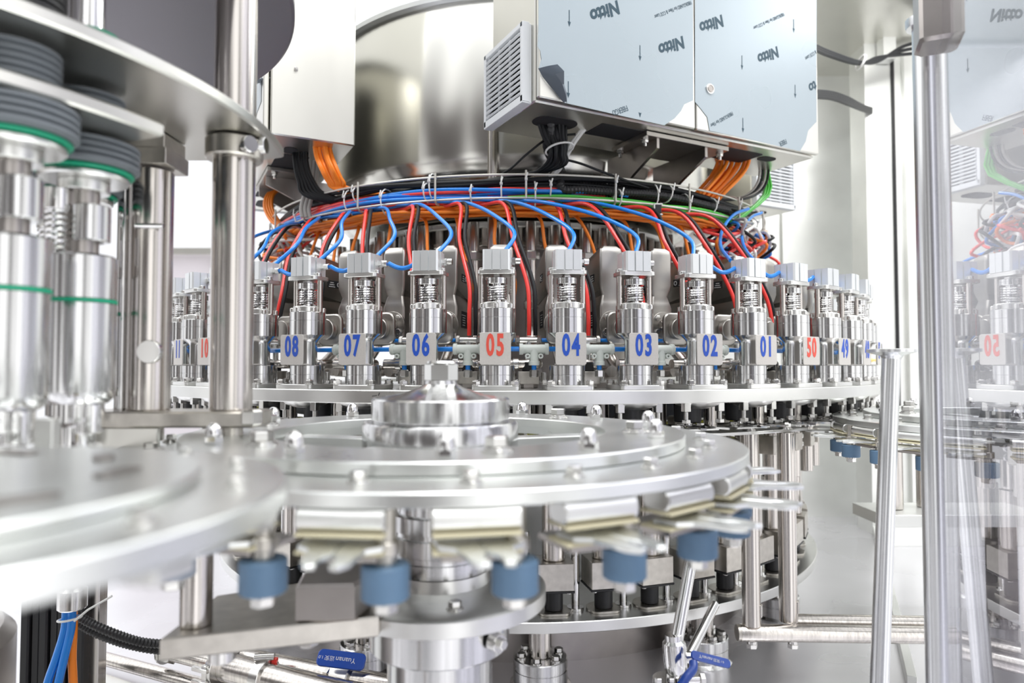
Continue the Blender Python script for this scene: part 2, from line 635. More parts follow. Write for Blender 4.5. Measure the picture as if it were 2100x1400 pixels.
def make_head():
    t = thing('filling_head', '', 'filling head')
    m = MB().prism(rrect(0.083, 0.083, 0.006), 0, 0.0085, 0.001)
    part('base_flange', m, M_PLATE, t)
    for sx in (-1, 1):
        for sy in (-1, 1):
            m = MB().at(sx * 0.034, sy * 0.034, 0.0085, rz=0.4 * sx).cyl(0.0085, 0, 0.0016, 16).hexa(0.0075, 0.0016, 0.0080).cyl(0.004, 0.0080, 0.0095, 12)
            part('bolt', m, M_BOLT, t)
    m = MB().lathe([(0.0315, 0.0085), (0.032, 0.009), (0.032, 0.0255), (0.0312, 0.0258), (0.0312, 0.0266), (0.032, 0.027), (0.032, 0.043), (0.031, 0.0438)], 48)
    part('lower_body', m, M_TURN, t)
    m = MB().lathe([(0.0182, 0.0438), (0.0182, 0.086), (0.020, 0.091), (0.026, 0.096), (0.0325, 0.1003)], 40)
    part('neck', m, M_TURN, t)
    m = MB().lathe([(0.0325, 0.1003), (0.0338, 0.1013), (0.0338, 0.1275), (0.0331, 0.1278), (0.0331, 0.1284), (0.0338, 0.1288), (0.0338, 0.1438), (0.0328, 0.1446)], 48)
    part('upper_body', m, M_TURN, t)
    part('collar', MB().cyl(0.0275, 0.1446, 0.1555, 36, 0.001), M_PLATE, t)
    for i in range(6):
        a = R(60 * i + 30)
        m = MB().at(0.0285 * math.cos(a), 0.0285 * math.sin(a), 0.1446).cyl(0.0052, 0, 0.0085, 14, 0.001)
        m.cyl(0.0024, 0.0085, 0.0088, 8)
        part('cap_screw', m, M_BOLT, t)
    for sx in (-1, 1):
        part('guide_post', MB().at(sx * 0.0285, 0, 0).cyl(0.0052, 0.1446, 0.205, 16), M_TUBE, t)
    m = MB().prism(rrect(0.068, 0.046, 0.009), 0.205, 0.2125, 0.0008)
    part('top_plate', m, M_PLATE, t)
    for sx in (-1, 1):
        m = MB().at(sx * 0.0275, -0.004 * sx, 0.2125).cyl(0.0068, 0, 0.0012, 14).cyl(0.0058, 0.0012, 0.0062, 14, 0.0008)
        part('screw', m, M_BOLT, t)
    part('spring_rod', MB().cyl(0.0095, 0.155, 0.189, 20), M_POL, t)
    part('spring', MB().tube(spring_pts(0.0158, 0.158, 0.187, 6.5), 0.0019, 6), M_POL, t, 'coil spring')
    part('spring_cap', MB().lathe([(0.0175, 0.1885), (0.0185, 0.1893), (0.0185, 0.194), (0.0178, 0.1943), (0.0178, 0.1947), (0.0185, 0.195), (0.0185, 0.1995), (0.0175, 0.2003)], 32), M_TURN, t)
    part('piston_rod', MB().cyl(0.0065, 0.2, 0.207, 16).hexa(0.0105, 0.2003, 0.2042), M_BOLT, t)
    # extruded aluminium air cylinder with grooves
    hw, g = 0.024, 0.0026
    prof = []
    side = [(-hw + 0.003, 0), (-0.0085, 0), (-0.0085, g), (-0.0065, g), (-0.0065, -0.0012), (0.0065, -0.0012), (0.0065, g), (0.0085, g), (0.0085, 0), (hw - 0.003, 0)]
    for q in range(4):
        a = q * PI / 2
        for x, d in side:
            px_, py_ = x, -hw + d
            prof.append((px_ * math.cos(a) - py_ * math.sin(a), px_ * math.sin(a) + py_ * math.cos(a)))
    part('air_cylinder', MB().prism(prof, 0.2125, 0.2485), M_ALU, t, 'pale aluminium cylinder with grooved sides', smooth=20)
    # folded number plate
    n_ = MB()
    n_.at(0, -0.0425, 0.0725, rx=PI / 2).prism(rrect(0.054, 0.056, 0.004), -0.0009, 0.0009, 0.0003)
    n_.at().box(0.05, 0.026, 0.0018, (0, -0.030, 0.0454))
    pl = part('number_plate', n_, M_PLAQUE, t, 'grey square number plate')
    part('fitting', MB().at(0.024, 0.010, 0.232, ry=PI / 2).hexa(0.0065, 0, 0.009).cyl(0.0062, 0.009, 0.018, 12), M_BOLT, t)
    return t, pl


head0, plate0 = make_head()
KS = list(range(-14, 15))
HEADS = {}
for k in KS:
    a = station(k)
    p = cpos(a, 1.0, -0.0426)
    n_ = number(k)
    if k == KS[0]:
        hd = head0
        hd.location = p
        hd.rotation_euler = (0, 0, a)
    else:
        hd = dup(head0, p, a)
    HEADS[k] = hd
for k, hd in HEADS.items():
    n_ = number(k)
    colr = 'red' if n_ % 5 == 0 else 'blue'
    hd['label'] = 'steel filling head whose square plate reads %02d in %s' % (n_, colr)
    hd['group'] = 'numbered filling heads round the turntable'
    pl = [c for c in hd.children if c.name.startswith('number_plate')][0]
    if abs(k) <= 12:
        part('number', digits(n_), None, pl, '%s number %02d' % (colr, n_))


# ------------------------------------------------------------------ transmitter housings behind the heads
def make_housing():
    t = thing('transmitter_housing', '', 'sensor housing')
    rows = []
    for z, wd, y0, y1, r_ in ((0.086, 0.036, 0.010, 0.105, 0.004), (0.092, 0.046, 0.002, 0.156, 0.005), (0.160, 0.048, 0.000, 0.136, 0.005), (0.170, 0.043, 0.002, 0.138, 0.005),
                              (0.184, 0.036, 0.006, 0.146, 0.005), (0.197, 0.044, 0.002, 0.156, 0.005), (0.206, 0.048, 0.000, 0.160, 0.005), (0.268, 0.048, 0.000, 0.158, 0.005),
                              (0.277, 0.045, 0.002, 0.154, 0.005), (0.283, 0.034, 0.008, 0.146, 0.005)):
        rows.append([(x, y + (y0 + y1) / 2, z + 0.16 * (y0 - (y + (y0 + y1) / 2)) * (z > .19)) for x, y in rrect(wd, y1 - y0, r_, 4)])
    part('housing', MB().loft(rows), M_HOUSE, t)
    fl = part('flange', MB().at(0, 0.001, 0.125, rx=PI / 2).cyl(0.027, 0, 0.006, 36), M_HOUSE, t)
    for i in range(4):
        a = R(45 + 90 * i)
        part('bolt', MB().at(0.0195 * math.cos(a), -0.005, 0.125 + 0.0195 * math.sin(a), rx=PI / 2).hexa(0.0062, 0, 0.004), M_BOLT, fl)
    part('pipe', MB().at(0, -0.005, 0.125, rx=PI / 2).cyl(0.0115, 0, 0.050, 20), M_TUBE, t)
    m = MB().at(0, -0.046, 0.115, rx=PI / 2).prism(rrect(0.058, 0.062, 0.014), 0, 0.009, 0.002)
    m.at(0, -0.055, 0.115, rx=PI / 2).cyl(0.021, 0, 0.014, 24)
    part('clamp', m, M_HOUSE, t)
    for sx in (-1, 1):
        lb = part('rating_label', MB().at(sx * 0.0243, 0.055, 0.222, ry=PI / 2).prism(rrect(0.016, 0.040, 0.001), -0.0003, 0.0003), M_DARK, t, 'dark rating label')
        lines = MB()
        for q in range(3):
            lines.at(sx * 0.0247, 0.048, 0.2165 + 0.0045 * q).box(0.0003, 0.018 - 0.004 * q, 0.0014, ch=0.0001)
        lines.at(sx * 0.0247, 0.068, 0.222, ry=PI / 2).ring(0.0035, 0.005, -0.0002, 0.0002, 16, 0.00005)
        part('label_print', lines, M_WHITE, lb)
        lb = part('lower_label', MB().at(sx * 0.0243, 0.060, 0.137, ry=PI / 2).prism(rrect(0.034, 0.050, 0.001), -0.0003, 0.0003), M_DARK, t, 'black lower label with white print')
        lines = MB()
        for q in range(5):
            lines.at(sx * 0.0247, 0.052 + 0.002 * (q % 2), 0.126 + 0.005 * q).box(0.0003, 0.022 if q < 4 else 0.034, 0.0012, ch=0.0001)
        part('label_print', lines, M_WHITE, lb)
    return t


ho0 = make_housing()
KH = list(range(-11, 12))
for k in KH:
    a = station(k)
    p = cpos(a, 0.882, -0.0426)
    lab = 'tall grey steel sensor housing behind the filling head numbered %02d' % number(k)
    if k == KH[0]:
        ho0.location = p; ho0.rotation_euler.z = a; ho0['label'] = lab; ho0['group'] = 'sensor housings behind the filling heads'
    else:
        dup(ho0, p, a, lab, 'sensor housings behind the filling heads')


# ------------------------------------------------------------------ pneumatic tees and blue hose between the heads
def make_tee():
    t = thing('hose_tee', '', 'hose fitting')
    m = MB().at(0, 0, 0, ry=PI / 2).cyl(0.0085, -0.022, 0.022, 18).cyl(0.0105, -0.027, -0.020, 18).cyl(0.0105, 0.020, 0.027, 18)
    m.at().cyl(0.0085, -0.026, 0, 18).cyl(0.010, -0.030, -0.022, 18)
    part('body', m, M_TEE, t)
    m = MB()
    for s in (-1, 1):
        m.at(s * 0.012, -0.004, -0.013, rx=PI / 2).ring(0.002, 0.0048, -0.004, 0.005, 16, 0.0004)
    part('lugs', m, M_TEE, t)
    part('stub_hose', MB().cyl(0.0045, -0.039, -0.029, 12), M_BLUEC, t, 'short blue stub of hose')
    part('nut', MB().hexa(0.0085, -0.052, -0.038), M_BOLT, t)
    return t


def make_valve():
    t = thing('drain_valve', '', 'valve')
    part('valve_body', MB().at(0, 0, 0.020).box(0.040, 0.034, 0.024), M_BLOCK, t)
    part('base_nut', MB().hexa(0.018, 0, 0.010).cyl(0.014, 0.010, 0.014, 20), M_DARKST, t)
    part('coil', MB().at(0, 0, 0.032).cyl(0.012, 0, 0.018, 20), M_BLACK, t)
    m = MB().tube(spline([(-0.055, 0.0, 0.046), (-0.02, 0, 0.046), (0.006, 0, 0.046), (0.018, 0.008, 0.046), (0.02, 0.03, 0.046)], 6), 0.0095, 14)
    part('elbow_pipe', m, M_TUBE, t)
    part('elbow_ring', MB().at(-0.024, 0, 0.046, ry=PI / 2).cyl(0.012, -0.006, 0.006, 18), M_BOLT, t)
    m = MB().at(0, 0, 0.066).cyl(0.006, -0.016, 0.028, 12)
    m.at(0, 0, 0.092, ry=PI / 2).cyl(0.0065, -0.022, 0.022, 14)
    m.at(-0.02, 0, 0.092, ry=PI / 2).hexa(0.0085, -0.004, 0.004)
    m.at(0.02, 0, 0.092, ry=PI / 2).hexa(0.0085, -0.004, 0.004)
    part('upper_tee', m, M_BOLT, t)
    m = MB().at(-0.03, 0.012, 0.012).cyl(0.005, 0, 0.022, 12).hexa(0.008, 0.010, 0.016)
    part('side_fitting', MB().at(0.03, 0.010, 0.012).cyl(0.006, 0, 0.018, 12), M_BOLT, t)
    part('side_fitting', m, M_BOLT, t)
    return t


tee0, val0 = make_tee(), make_valve()
KT = list(range(-12, 12))
for i, k in enumerate(KT):
    a = station(k) + R(3.9)
    p = cpos(a, 0.968, -0.0426 + 0.0735)
    p2 = cpos(a - R(0.5), 0.915, -0.0426)
    lab = 'pale plastic hose tee between filling heads %02d and %02d' % (number(k), number(k + 1))
    lab2 = 'small steel drain valve with elbow pipe behind the gap between heads %02d and %02d' % (number(k), number(k + 1))
    if i == 0:
        tee0.location = p; tee0.rotation_euler.z = a; tee0['label'] = lab; tee0['group'] = 'pale hose tees'
        val0.location = p2; val0.rotation_euler.z = a; val0['label'] = lab2; val0['group'] = 'drain valves'
    else:
        dup(tee0, p, a, lab, 'pale hose tees')
        dup(val0, p2, a, lab2, 'drain valves')
    # the hose from this tee to the next
    a0, a1 = a + R(1.45), a + R(7.2 - 1.45)
    pts = [cpos(a0 + (a1 - a0) * q / 6, 0.968, 0.0309) for q in range(7)]
    solo('air_hose', MB().tube(pts, 0.0046, 10), M_BLUEC, 'straight blue air hose passing behind the plate of head %02d' % number(k + 1), 'hose', group='blue hose lengths between the tees')
    # thin upper hose, further in
    a0, a1 = station(k) + R(5.0), station(k) + R(9.0)
    pts = [cpos(a0 + (a1 - a0) * q / 6, 0.915, 0.0494) for q in range(7)]
    solo('air_hose', MB().tube(pts, 0.0036, 8), M_BLUEC, 'thin blue air hose low behind head %02d' % number(k + 1), 'hose', group='thin blue hoses behind the heads')
# short hoses from one aluminium cylinder to the next at both ends of the front
for k in [q for q in range(-10, 11) if q <= -2 or q >= 3]:
    a0, a1 = station(k) + R(2.55), station(k + 1) - R(1.4)
    pts = []
    for q in range(9):
        f = q / 8
        pts.append(cpos(a0 + (a1 - a0) * f, 0.990, 0.190 - 0.010 * math.sin(PI * f)))
    solo('air_hose', MB().tube(pts, 0.0042, 8), M_BLUEC, 'short blue hose joining the tops of filling heads %02d and %02d' % (number(k), number(k + 1)), 'hose', group='short blue hoses between head tops')


# ------------------------------------------------------------------ under the turntable: guides and neck grippers
def make_guide():
    t = thing('bottle_guide', '', 'bottle guide')
    part('boss', MB().lathe([(0.020, -0.012), (0.038, -0.006), (0.044, 0)], 36), M_PLATE, t)
    part('bell', MB().at(0, 0.030, 0).cyl(0.0255, -0.040, 0, 32, 0.002), M_BLACK, t, 'black plastic bell')
    part('rod', MB().at(0, 0.030, 0).cyl(0.010, -0.047, -0.040, 16), M_POL, t)
    for sx in (-1, 1):
        m = MB().at(sx * 0.036, -0.020, 0).box(0.013, 0.013, 0.017, (0, 0, -0.0085)).cyl(0.0042, -0.032, -0.017, 12).hexa(0.0085, -0.038, -0.031)
        part('stop_pin', m, M_BOLT, t)
    part('column', MB().at(0.052, 0.030, 0).cyl(0.0125, -0.047, 0, 18), M_TUBE, t)
    part('column', MB().at(-0.040, 0.065, 0).cyl(0.0135, -0.047, 0, 18), M_DARKST, t)
    return t


def make_lift():
    """root on the lower plate"""
    t = thing('lift_column', '', 'lift column')
    m = MB()
    pl_ = [(0.036 * math.cos(R(q * 12)), max(-0.029, 0.036 * math.sin(R(q * 12)))) for q in range(30)]
    m.prism(pl_, 0, 0.005, 0.0006)
    part('foot_plate', m, M_BLOCK, t)
    part('rubber_bush', MB().cyl(0.0185, 0.005, 0.047, 32, 0.002), M_BLACK, t, 'black rubber bush')
    part('gasket', MB().box(0.075, 0.072, 0.004, (0, 0, 0.049)), M_BLACK, t, 'thin black gasket')
    for sx in (-1, 1):
        part('screw_head', MB().at(sx * 0.027, -0.024, 0.043).cyl(0.005, 0, 0.004, 12), M_BOLT, t)
    part('guide_rod', MB().at(0.046, 0.01, 0).cyl(0.0085, 0, 0.16, 16).cyl(0.017, 0, 0.006, 20), M_POL, t)
    part('block', MB().box(0.072, 0.070, 0.054, (0, 0, 0.078), 0.001), M_BLOCK, t)
    part('tube', MB().cyl(0.0235, 0.105, 0.232, 32).cyl(0.020, 0.232, 0.30, 32), M_TUBE, t)
    part('upper_tube', MB().cyl(0.016, 0.30, 0.372, 24), M_TUBE, t)
    part('side_tube', MB().at(0.0, -0.052, 0).cyl(0.0165, 0.235, 0.345, 24), M_TUBE, t)
    c = part('clamp_block', MB().box(0.040, 0.085, 0.042, (0, -0.026, 0.318), 0.0015), M_BLOCK, t)
    for z in (0.309, 0.328):
        m = MB().at(0.020, -0.058, z, ry=PI / 2).cyl(0.0065, 0, 0.004, 14).cyl(0.004, 0.004, 0.008, 10).cyl(0.0085, 0.008, 0.014, 16)
        part('clamp_screw', m, M_BOLT, c)
    part('collar', MB().at(0, -0.052, 0).cyl(0.020, 0.345, 0.358, 24), M_BOLT, t)
    part('sleeve', MB().at(-0.045, 0.03, 0).cyl(0.018, 0.345, 0.375, 24), M_YELLOW, t, 'yellow-green sleeve')
    part('white_washer', MB().at(-0.045, 0.03, 0).cyl(0.023, 0.338, 0.345, 24), M_TIE, t)
    return t


def make_gripper():
    """root at the neck height under the turntable, local -y outward"""
    t = thing('neck_gripper', '', 'bottle gripper')
    part('carrier_plate', MB().box(0.085, 0.11, 0.004, (0, 0.02, 0)), M_PLATE, t)
    for sx in (-1, 1):
        poly = [(0, 0), (0.014, 0), (0.018, -0.02), (0.012, -0.045), (0.019, -0.062), (0.012, -0.070), (0.004, -0.050), (-0.004, -0.02)]
        poly = [(sx * (x + 0.012), y - 0.02) for x, y in poly]
        if sx > 0: poly = poly[::-1]
        part('jaw', MB().at(0, 0, 0.004).prism(poly, 0, 0.004), M_POL, t)
        part('bolt', MB().at(sx * 0.022, -0.004, 0.002).cyl(0.0085, 0, 0.0015, 14).hexa(0.0075, 0.0015, 0.008), M_BOLT, t)
    part('big_nut', MB().at(0, 0.05, 0.002).hexa(0.0155, 0, 0.018), M_BLOCK, t)
    return t


gd0, lf0, gr0 = make_guide(), make_lift(), make_gripper()
for src, rr, z, name_, ks, grp in ((gd0, 1.0, -0.0666, 'steel and black guide hanging under the turntable below head %02d', range(-13, 14), 'guides under the turntable'),
                                   (gr0, 0.975, -0.118, 'flat steel bottle gripper with two jaws, under head %02d', range(-12, 14), 'bottle grippers under the turntable'),
                                   (lf0, 0.825, -0.496, 'upright lift column with square block and black bush, under head %02d', range(-12, 13), 'lift columns on the lower plate')):
    for i, k in enumerate(ks):
        a = station(k)
        p = cpos(a, rr, z)
        lab = name_ % number(k)
        if i == 0:
            src.location = p; src.rotation_euler.z = a; src['label'] = lab; src['group'] = grp
        else:
            dup(src, p, a, lab, grp)
    bpy.context.view_layer.update()
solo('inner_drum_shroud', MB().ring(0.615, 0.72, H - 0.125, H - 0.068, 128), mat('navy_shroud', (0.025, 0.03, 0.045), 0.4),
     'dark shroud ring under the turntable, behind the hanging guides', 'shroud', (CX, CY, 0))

# ------------------------------------------------------------------ control cabinets hung round the tank
PH1 = R(27.3)
CZ = 0.5126


def make_cabinet():
    t = thing('control_cabinet', '', 'control cabinet')
    part('body', MB().box(0.79, 0.188, 0.90, (0, 0.096, 0.45), 0.003), M_SHEET, t)
    for sx in (-1, 1):
        part('door', MB().box(0.3925, 0.012, 0.892, (sx * 0.1975, -0.0075, 0.45), 0.003), M_SHEET, t)
    part('opening_shade', MB().prism(rrect(0.10, 0.06, 0.028, 6, -0.30, 0.085), -0.0012, 0), M_DARK, t, 'dark patch for the shade in a cable opening underneath')  # flat dark plates, their colour stands for shade inside the cable holes
    part('opening_shade', MB().prism(rrect(0.15, 0.07, 0.004, 2, -0.135, 0.075), -0.0012, 0), M_DARK, t, 'dark patch for the shade in a cable opening underneath')
    part('opening_shade', MB().prism(rrect(0.15, 0.075, 0.004, 2, 0.185, 0.075), -0.0012, 0), M_DARK, t, 'dark patch for the shade in a cable opening underneath')
    part('opening_shade', MB().prism(rrect(0.05, 0.03, 0.014, 6, 0.295, 0.06), -0.0012, 0), M_DARK, t, 'dark patch for the shade in a cable opening underneath')
    # ventilation grille on the left end
    v = part('ventilation_grille', MB().at(-0.395, 0.1, 0.078, ry=-PI / 2).box(0.160, 0.176, 0.010, (0, 0, 0.005), 0.002), M_VENT, t, 'grey plastic ventilation grille')
    part('grille_backing', MB().at(-0.4055, 0.1, 0.082, ry=-PI / 2).box(0.135, 0.148, 0.001, ch=0.0002), M_DARK, v)
    sl = MB()
    for i in range(12):
        sl.at(-0.412, 0.1, 0.022 + 0.0108 * i, ry=R(-38)).box(0.013, 0.154, 0.0048, ch=0.0006)
    for q in range(4):
        sl.at(-0.409, 0.026 + 0.0493 * q, 0.082).box(0.006, 0.009, 0.137, ch=0.0004)
    part('louvres', sl, M_VENT, v)
    fr = MB()
    fr.at(-0.409, 0.1, 0.006).box(0.016, 0.176, 0.016)
    fr.at(-0.409, 0.1, 0.154).box(0.016, 0.176, 0.010)
    fr.at(-0.409, 0.016, 0.08).box(0.016, 0.010, 0.158)
    fr.at(-0.409, 0.184, 0.08).box(0.016, 0.010, 0.158)
    part('grille_frame', fr, M_VENT, v)
    for z in (0.155, 0.355):
        part('end_screw', MB().at(0.395, 0.055, z, ry=PI / 2).hexa(0.005, 0, 0.004).cyl(0.003, 0.004, 0.008, 8), M_BOLT, t)
    lk = part('lock', MB().at(0.04, -0.0135, 0.10, rx=PI / 2).cyl(0.0115, 0, 0.004, 28), M_BOLT, t, 'round chrome lock')
    part('keyhole', MB().at(0.04, -0.0175, 0.10, rx=PI / 2).cyl(0.0065, 0, 0.0006, 20).ring(0.0070, 0.0082, 0, 0.001, 20, 0.0002), M_DARKST, lk)
    return t


def make_bracket():
    t = thing('cabinet_bracket', '', 'bracket')
    part('mounting_plate', MB().box(0.24, 0.13, 0.010, (0.02, 0.095, -0.0065)), M_HOUSE, t)
    for x in (-0.065, 0.075):
        poly = [(0.035, 0), (0.222, 0), (0.222, -0.10), (0.19, -0.10), (0.12, -0.060), (0.035, -0.022)]
        g_ = MB()
        g_.at(x, 0, -0.0115, rx=PI / 2, rz=PI / 2).prism([(a, b) for a, b in poly], -0.004, 0.004, 0.0008)
        part('gusset', g_, M_DARKST, t)
    for x, y in ((-0.09, 0.05), (0.13, 0.05), (-0.09, 0.14), (0.13, 0.14)):
        part('bolt', MB().at(x, y, -0.0115).cyl(0.009, -0.003, 0, 14).hexa(0.008, -0.010, -0.003).cyl(0.0045, -0.018, -0.010, 10), M_BOLT, t)
    return t


cab0 = make_cabinet()
br0 = make_bracket()
cabs = {}
for i, (dphi, lab) in enumerate(((0, 'large double-door control cabinet with printed blue-grey film on both doors'),
                                 (-90, 'narrow end of the steel control cabinet left of the tank, orange cables below'),
                                 (90, 'control cabinet with white louvred end under the right end of the film-covered cabinet'))):
    a = PH1 + R(dphi)
    p = cpos(a, 0.826, CZ)
    blab = ('steel bracket with two gussets under the film-covered cabinet', 'steel bracket under the cabinet left of the tank', 'steel bracket under the cabinet by the right wall')[i]
    if i == 0:
        cab0.location = p; cab0.rotation_euler.z = a; props(cab0, lab, group='control cabinets round the tank'); cabs[0] = cab0
        br0.location = p; br0.rotation_euler.z = a; props(br0, blab, group='cabinet brackets')
    else:
        cabs[i] = dup(cab0, p, a, lab, 'control cabinets round the tank')
        dup(br0, p, a, blab, 'cabinet brackets')


def onface(px, py, dphi=0.0, y0=-0.0140):
    """photograph pixel to a cabinet's own coordinates on its door face"""
    a = PH1 + R(dphi)
    base = cpos(a, 0.826 - y0, CZ)
    nrm = Vector((math.sin(a), -math.cos(a), 0))
    d = ray(px, py)
    C0 = Vector((0, 0, H))
    t = (base - C0).dot(nrm) / d.dot(nrm)
    q = C0 + d * t - base
    return q.dot(Vector((math.cos(a), math.sin(a), 0))), q.z


def film(poly, parent, th=0.0006):
    pts = [onface(x, y) for x, y in poly]
    m = MB().at(0, -0.0141, 0, rx=PI / 2).prism(pts, 0, th)
    return part('protective_film', m, M_FILM, parent, 'blue-grey protective film', smooth=10)


f1 = film([(1104, -60), (1104, 60), (1102, 95), (1108, 105), (1110, 122), (1104, 140), (1124, 141), (1140, 165), (1152, 190), (1158, 211), (1280, 239), (1362, 257), (1383, 243), (1396, 228), (1403, 214), (1421, 206), (1421, -60)], cab0)
f2 = film([(1425, -60), (1425, 209), (1436, 222), (1450, 240), (1455, 268), (1560, 291), (1640, 310), (1652, 290), (1657, 268), (1668, 256), (1674, 250), (1674, -60)], cab0)
# peeled flap
def fl(px, py, off):
    x, z = onface(px, py)
    return (x, -0.0145 - off, z)
fp = MB()
rows = [[(1103, 141, .002), (1118, 140, .012), (1131, 141, .022)], [(1112, 158, .002), (1128, 160, .02), (1140, 158, .03)], [(1128, 178, .002), (1142, 180, .02), (1150, 178, .012)],
        [(1143, 196, .002), (1152, 198, .014), (1157, 196, .010)], [(1154, 210, .002), (1158, 211, .008), (1160, 213, .004)]]
vs, fs = [], []
for r_ in rows:
    for (a, b, c) in r_: vs.append(fl(a, b, c))
for r_ in rows:
    for (a, b, c) in r_: x, y, z = fl(a, b, c); vs.append((x, y + 0.0012, z))
for j in range(4):
    for i in range(2):
        q = j * 3 + i
        fs.append((q, q + 3, q + 4, q + 1))
        fs.append((q + 15, q + 16, q + 19, q + 18))
edge = [0, 1, 2, 5, 8, 11, 14, 13, 12, 9, 6, 3]
for i in range(len(edge)):
    a, b = edge[i], edge[(i + 1) % len(edge)]
    fs.append((a, b, b + 15, a + 15))
fp.add(vs, fs)
part('peeled_flap', fp, M_FILMB, f1, 'dark curled corner of the torn film')


def stamp(s, pa, pb, parent, bold=0.0, shear=0.0, ratio=1.0):
    """lettering from pixel pa (start) to pb (end) on the door film, upside down as in the photograph"""
    a = Vector(onface(*pa)); b = Vector(onface(*pb))
    L = (b - a).length
    me = textmesh(s, 0.03, bold=bold, shear=shear, extrude=0.0001)
    xs = [v.co.x for v in me.vertices]
    W = max(xs) - min(xs)
    k = L / W
    ang = math.atan2(b.y - a.y, b.x - a.x)
    mid = (a + b) / 2
    me.transform(Matrix.Translation((mid.x, -0.0150, mid.y)) @ Matrix.Rotation(PI / 2, 4, 'X') @ Matrix.Rotation(ang, 4, 'Z') @ Matrix.Diagonal((k, k * ratio, 1, 1)))
    me.materials.clear(); me.materials.append(M_INK)
    part('printed_lettering', me, None, parent)


for pa, pb, f in (((1271, 12), (1212, 34), f1), ((1404, 84), (1352, 103), f1), ((1484, 40), (1436, 58), f2), ((1597, 104), (1555, 122), f2)):
    stamp('Nitto', pa, pb, f, bold=0.0012, shear=0.25)
stamp('to', (1674, 173), (1660, 182), f2, bold=0.001, shear=0.25)
for s, pa, pb, f in (('FIBERGUARD for Fiber & CO2 Laser', (1417, 5), (1342, 35), f1), ('FIBERGUARD for Fiber & CO2 Laser', (1607, 29), (1545, 58), f2),
                     ('FIBERGU', (1286, 221), (1256, 232), f1), ('FIBERGUARD for Fiber', (1502, 232), (1457, 258), f2), ('& CO2 Laser', (1673, 106), (1651, 121), f2), ('FIBER', (1612, 289), (1598, 296), f2)):
    stamp(s, pa, pb, f, ratio=1.5)
for (x, y0, y1, f) in ((1167, 21, 55, f1), (1312, 93, 125, f1), (1165, 167, 201, f1), (1312, 232, 241, f1), (1521, 114, 143, f2), (1627, 40, 67, f2), (1523, 242, 272, f2), (1630, 174, 201, f2)):
    xa, za = onface(x, y0)
    xb, zb = onface(x, y1)
    xm = (xa + xb) / 2
    ar = MB().at(0, -0.0149, 0, rx=PI / 2).prism([(xm - 0.0009, za), (xm - 0.0009, zb + 0.010), (xm - 0.0036, zb + 0.010), (xm, zb), (xm + 0.0036, zb + 0.010), (xm + 0.0009, zb + 0.010), (xm + 0.0009, za)][::-1], 0, 0.0002)
    part('printed_arrow', ar, M_INK, f)
# film on the left cabinet's doors
fm = MB().box(0.388, 0.0006, 0.80, (-0.1975, -0.0144, 0.47), 0.0001).box(0.36, 0.0006, 0.80, (0.1835, -0.0144, 0.48), 0.0001)
part('protective_film', fm, M_FILM, cabs[1], 'pale blue-grey protective film')
part('torn_film', MB().at(0.345, -0.020, 0.13, rx=0.3, ry=0.2).prism([(-0.03, -0.05), (0.03, -0.045), (0.042, 0.02), (0.03, 0.06), (0.015, 0.02), (-0.02, 0.0)], -0.001, 0.001), M_FILMB, cabs[1], 'dark torn edge of film')

m = MB().cyl(0.0115, -0.0426, 0.68, 24)
m.cyl(0.016, 0.20, 0.215, 24)
solo('support_post', m, M_TUBE, 'slim upright steel post in front of the tank, behind the cable tray', 'post', (-0.0465, 1.60, H))

# ------------------------------------------------------------------ wire tray round the tank
TR_O, TR_I, TZ0, TZ1 = 0.760, 0.640, 0.362, 0.413
tray = thing('cable_tray', 'round wire cable tray of galvanised rods encircling the tank', 'cable tray', (CX, CY, H))
for r_, z in ((TR_O, TZ1), (TR_O, TZ0), (TR_I, TZ1), (TR_I, TZ0), (0.70, TZ0 - 0.004), (0.665, TZ0 - 0.004)):
    m = MB().tube([(r_ * math.cos(2 * PI * i / 160), r_ * math.sin(2 * PI * i / 160), z) for i in range(160)], 0.0024, 8, closed=True)
    part('ring_wire', m, M_WIRE, tray)
for i in range(24):
    a = R(1 + 15 * i)
    def q(r_, z): return Vector((r_ * math.sin(a), -r_ * math.cos(a), z))
    m = MB().tube([q(TR_O + .004, TZ1 + 0.008), q(TR_O + .004, TZ0 - 0.002), q(TR_O - .004, TZ0 - 0.007), q(TR_I, TZ0 - 0.007), q(TR_I - .004, TZ0 - 0.002), q(TR_I - .004, TZ1 + 0.006)], 0.0024, 8)
    part('cross_wire', m, M_WIRE, tray)
for i in range(4):
    a = PH1 + R(45 + 90 * i)
    m = MB().tube([(0.56 * math.sin(a), -0.56 * math.cos(a), 0.40), (0.60 * math.sin(a), -0.60 * math.cos(a), 0.36), (TR_I * math.sin(a), -TR_I * math.cos(a), TZ0 - .007)], 0.005, 8)
    part('tray_arm', m, M_WIRE, tray)

# cables lying in the tray
def ring_cable(r0, z0, a0, a1, rad, name_, material, label, cat, group, amp=0.008, pre=None, post=None, corr=None, n=8):
    f1_, f2_, s1, s2 = random.uniform(2, 5), random.uniform(3, 7), random.uniform(0, 6), random.uniform(0, 6)
    N = max(6, int(abs(a1 - a0) / 3.0))
    pts = []
    for i in range(N + 1):
        a = R(a0 + (a1 - a0) * i / N)
        pts.append(cpos(a, r0 + amp * math.sin(f1_ * a * 2 + s1), z0 + amp * 0.9 * math.sin(f2_ * a * 2 + s2)))
    pts = (pre or []) + pts + (post or [])
    if corr:
        sp = spline(pts, 11)
    else:
        sp = spline(pts, 3)
    return solo(name_, MB().tube(sp, rad, n, corr=corr), material, label, cat, group=group, smooth=60 if not corr else 30)


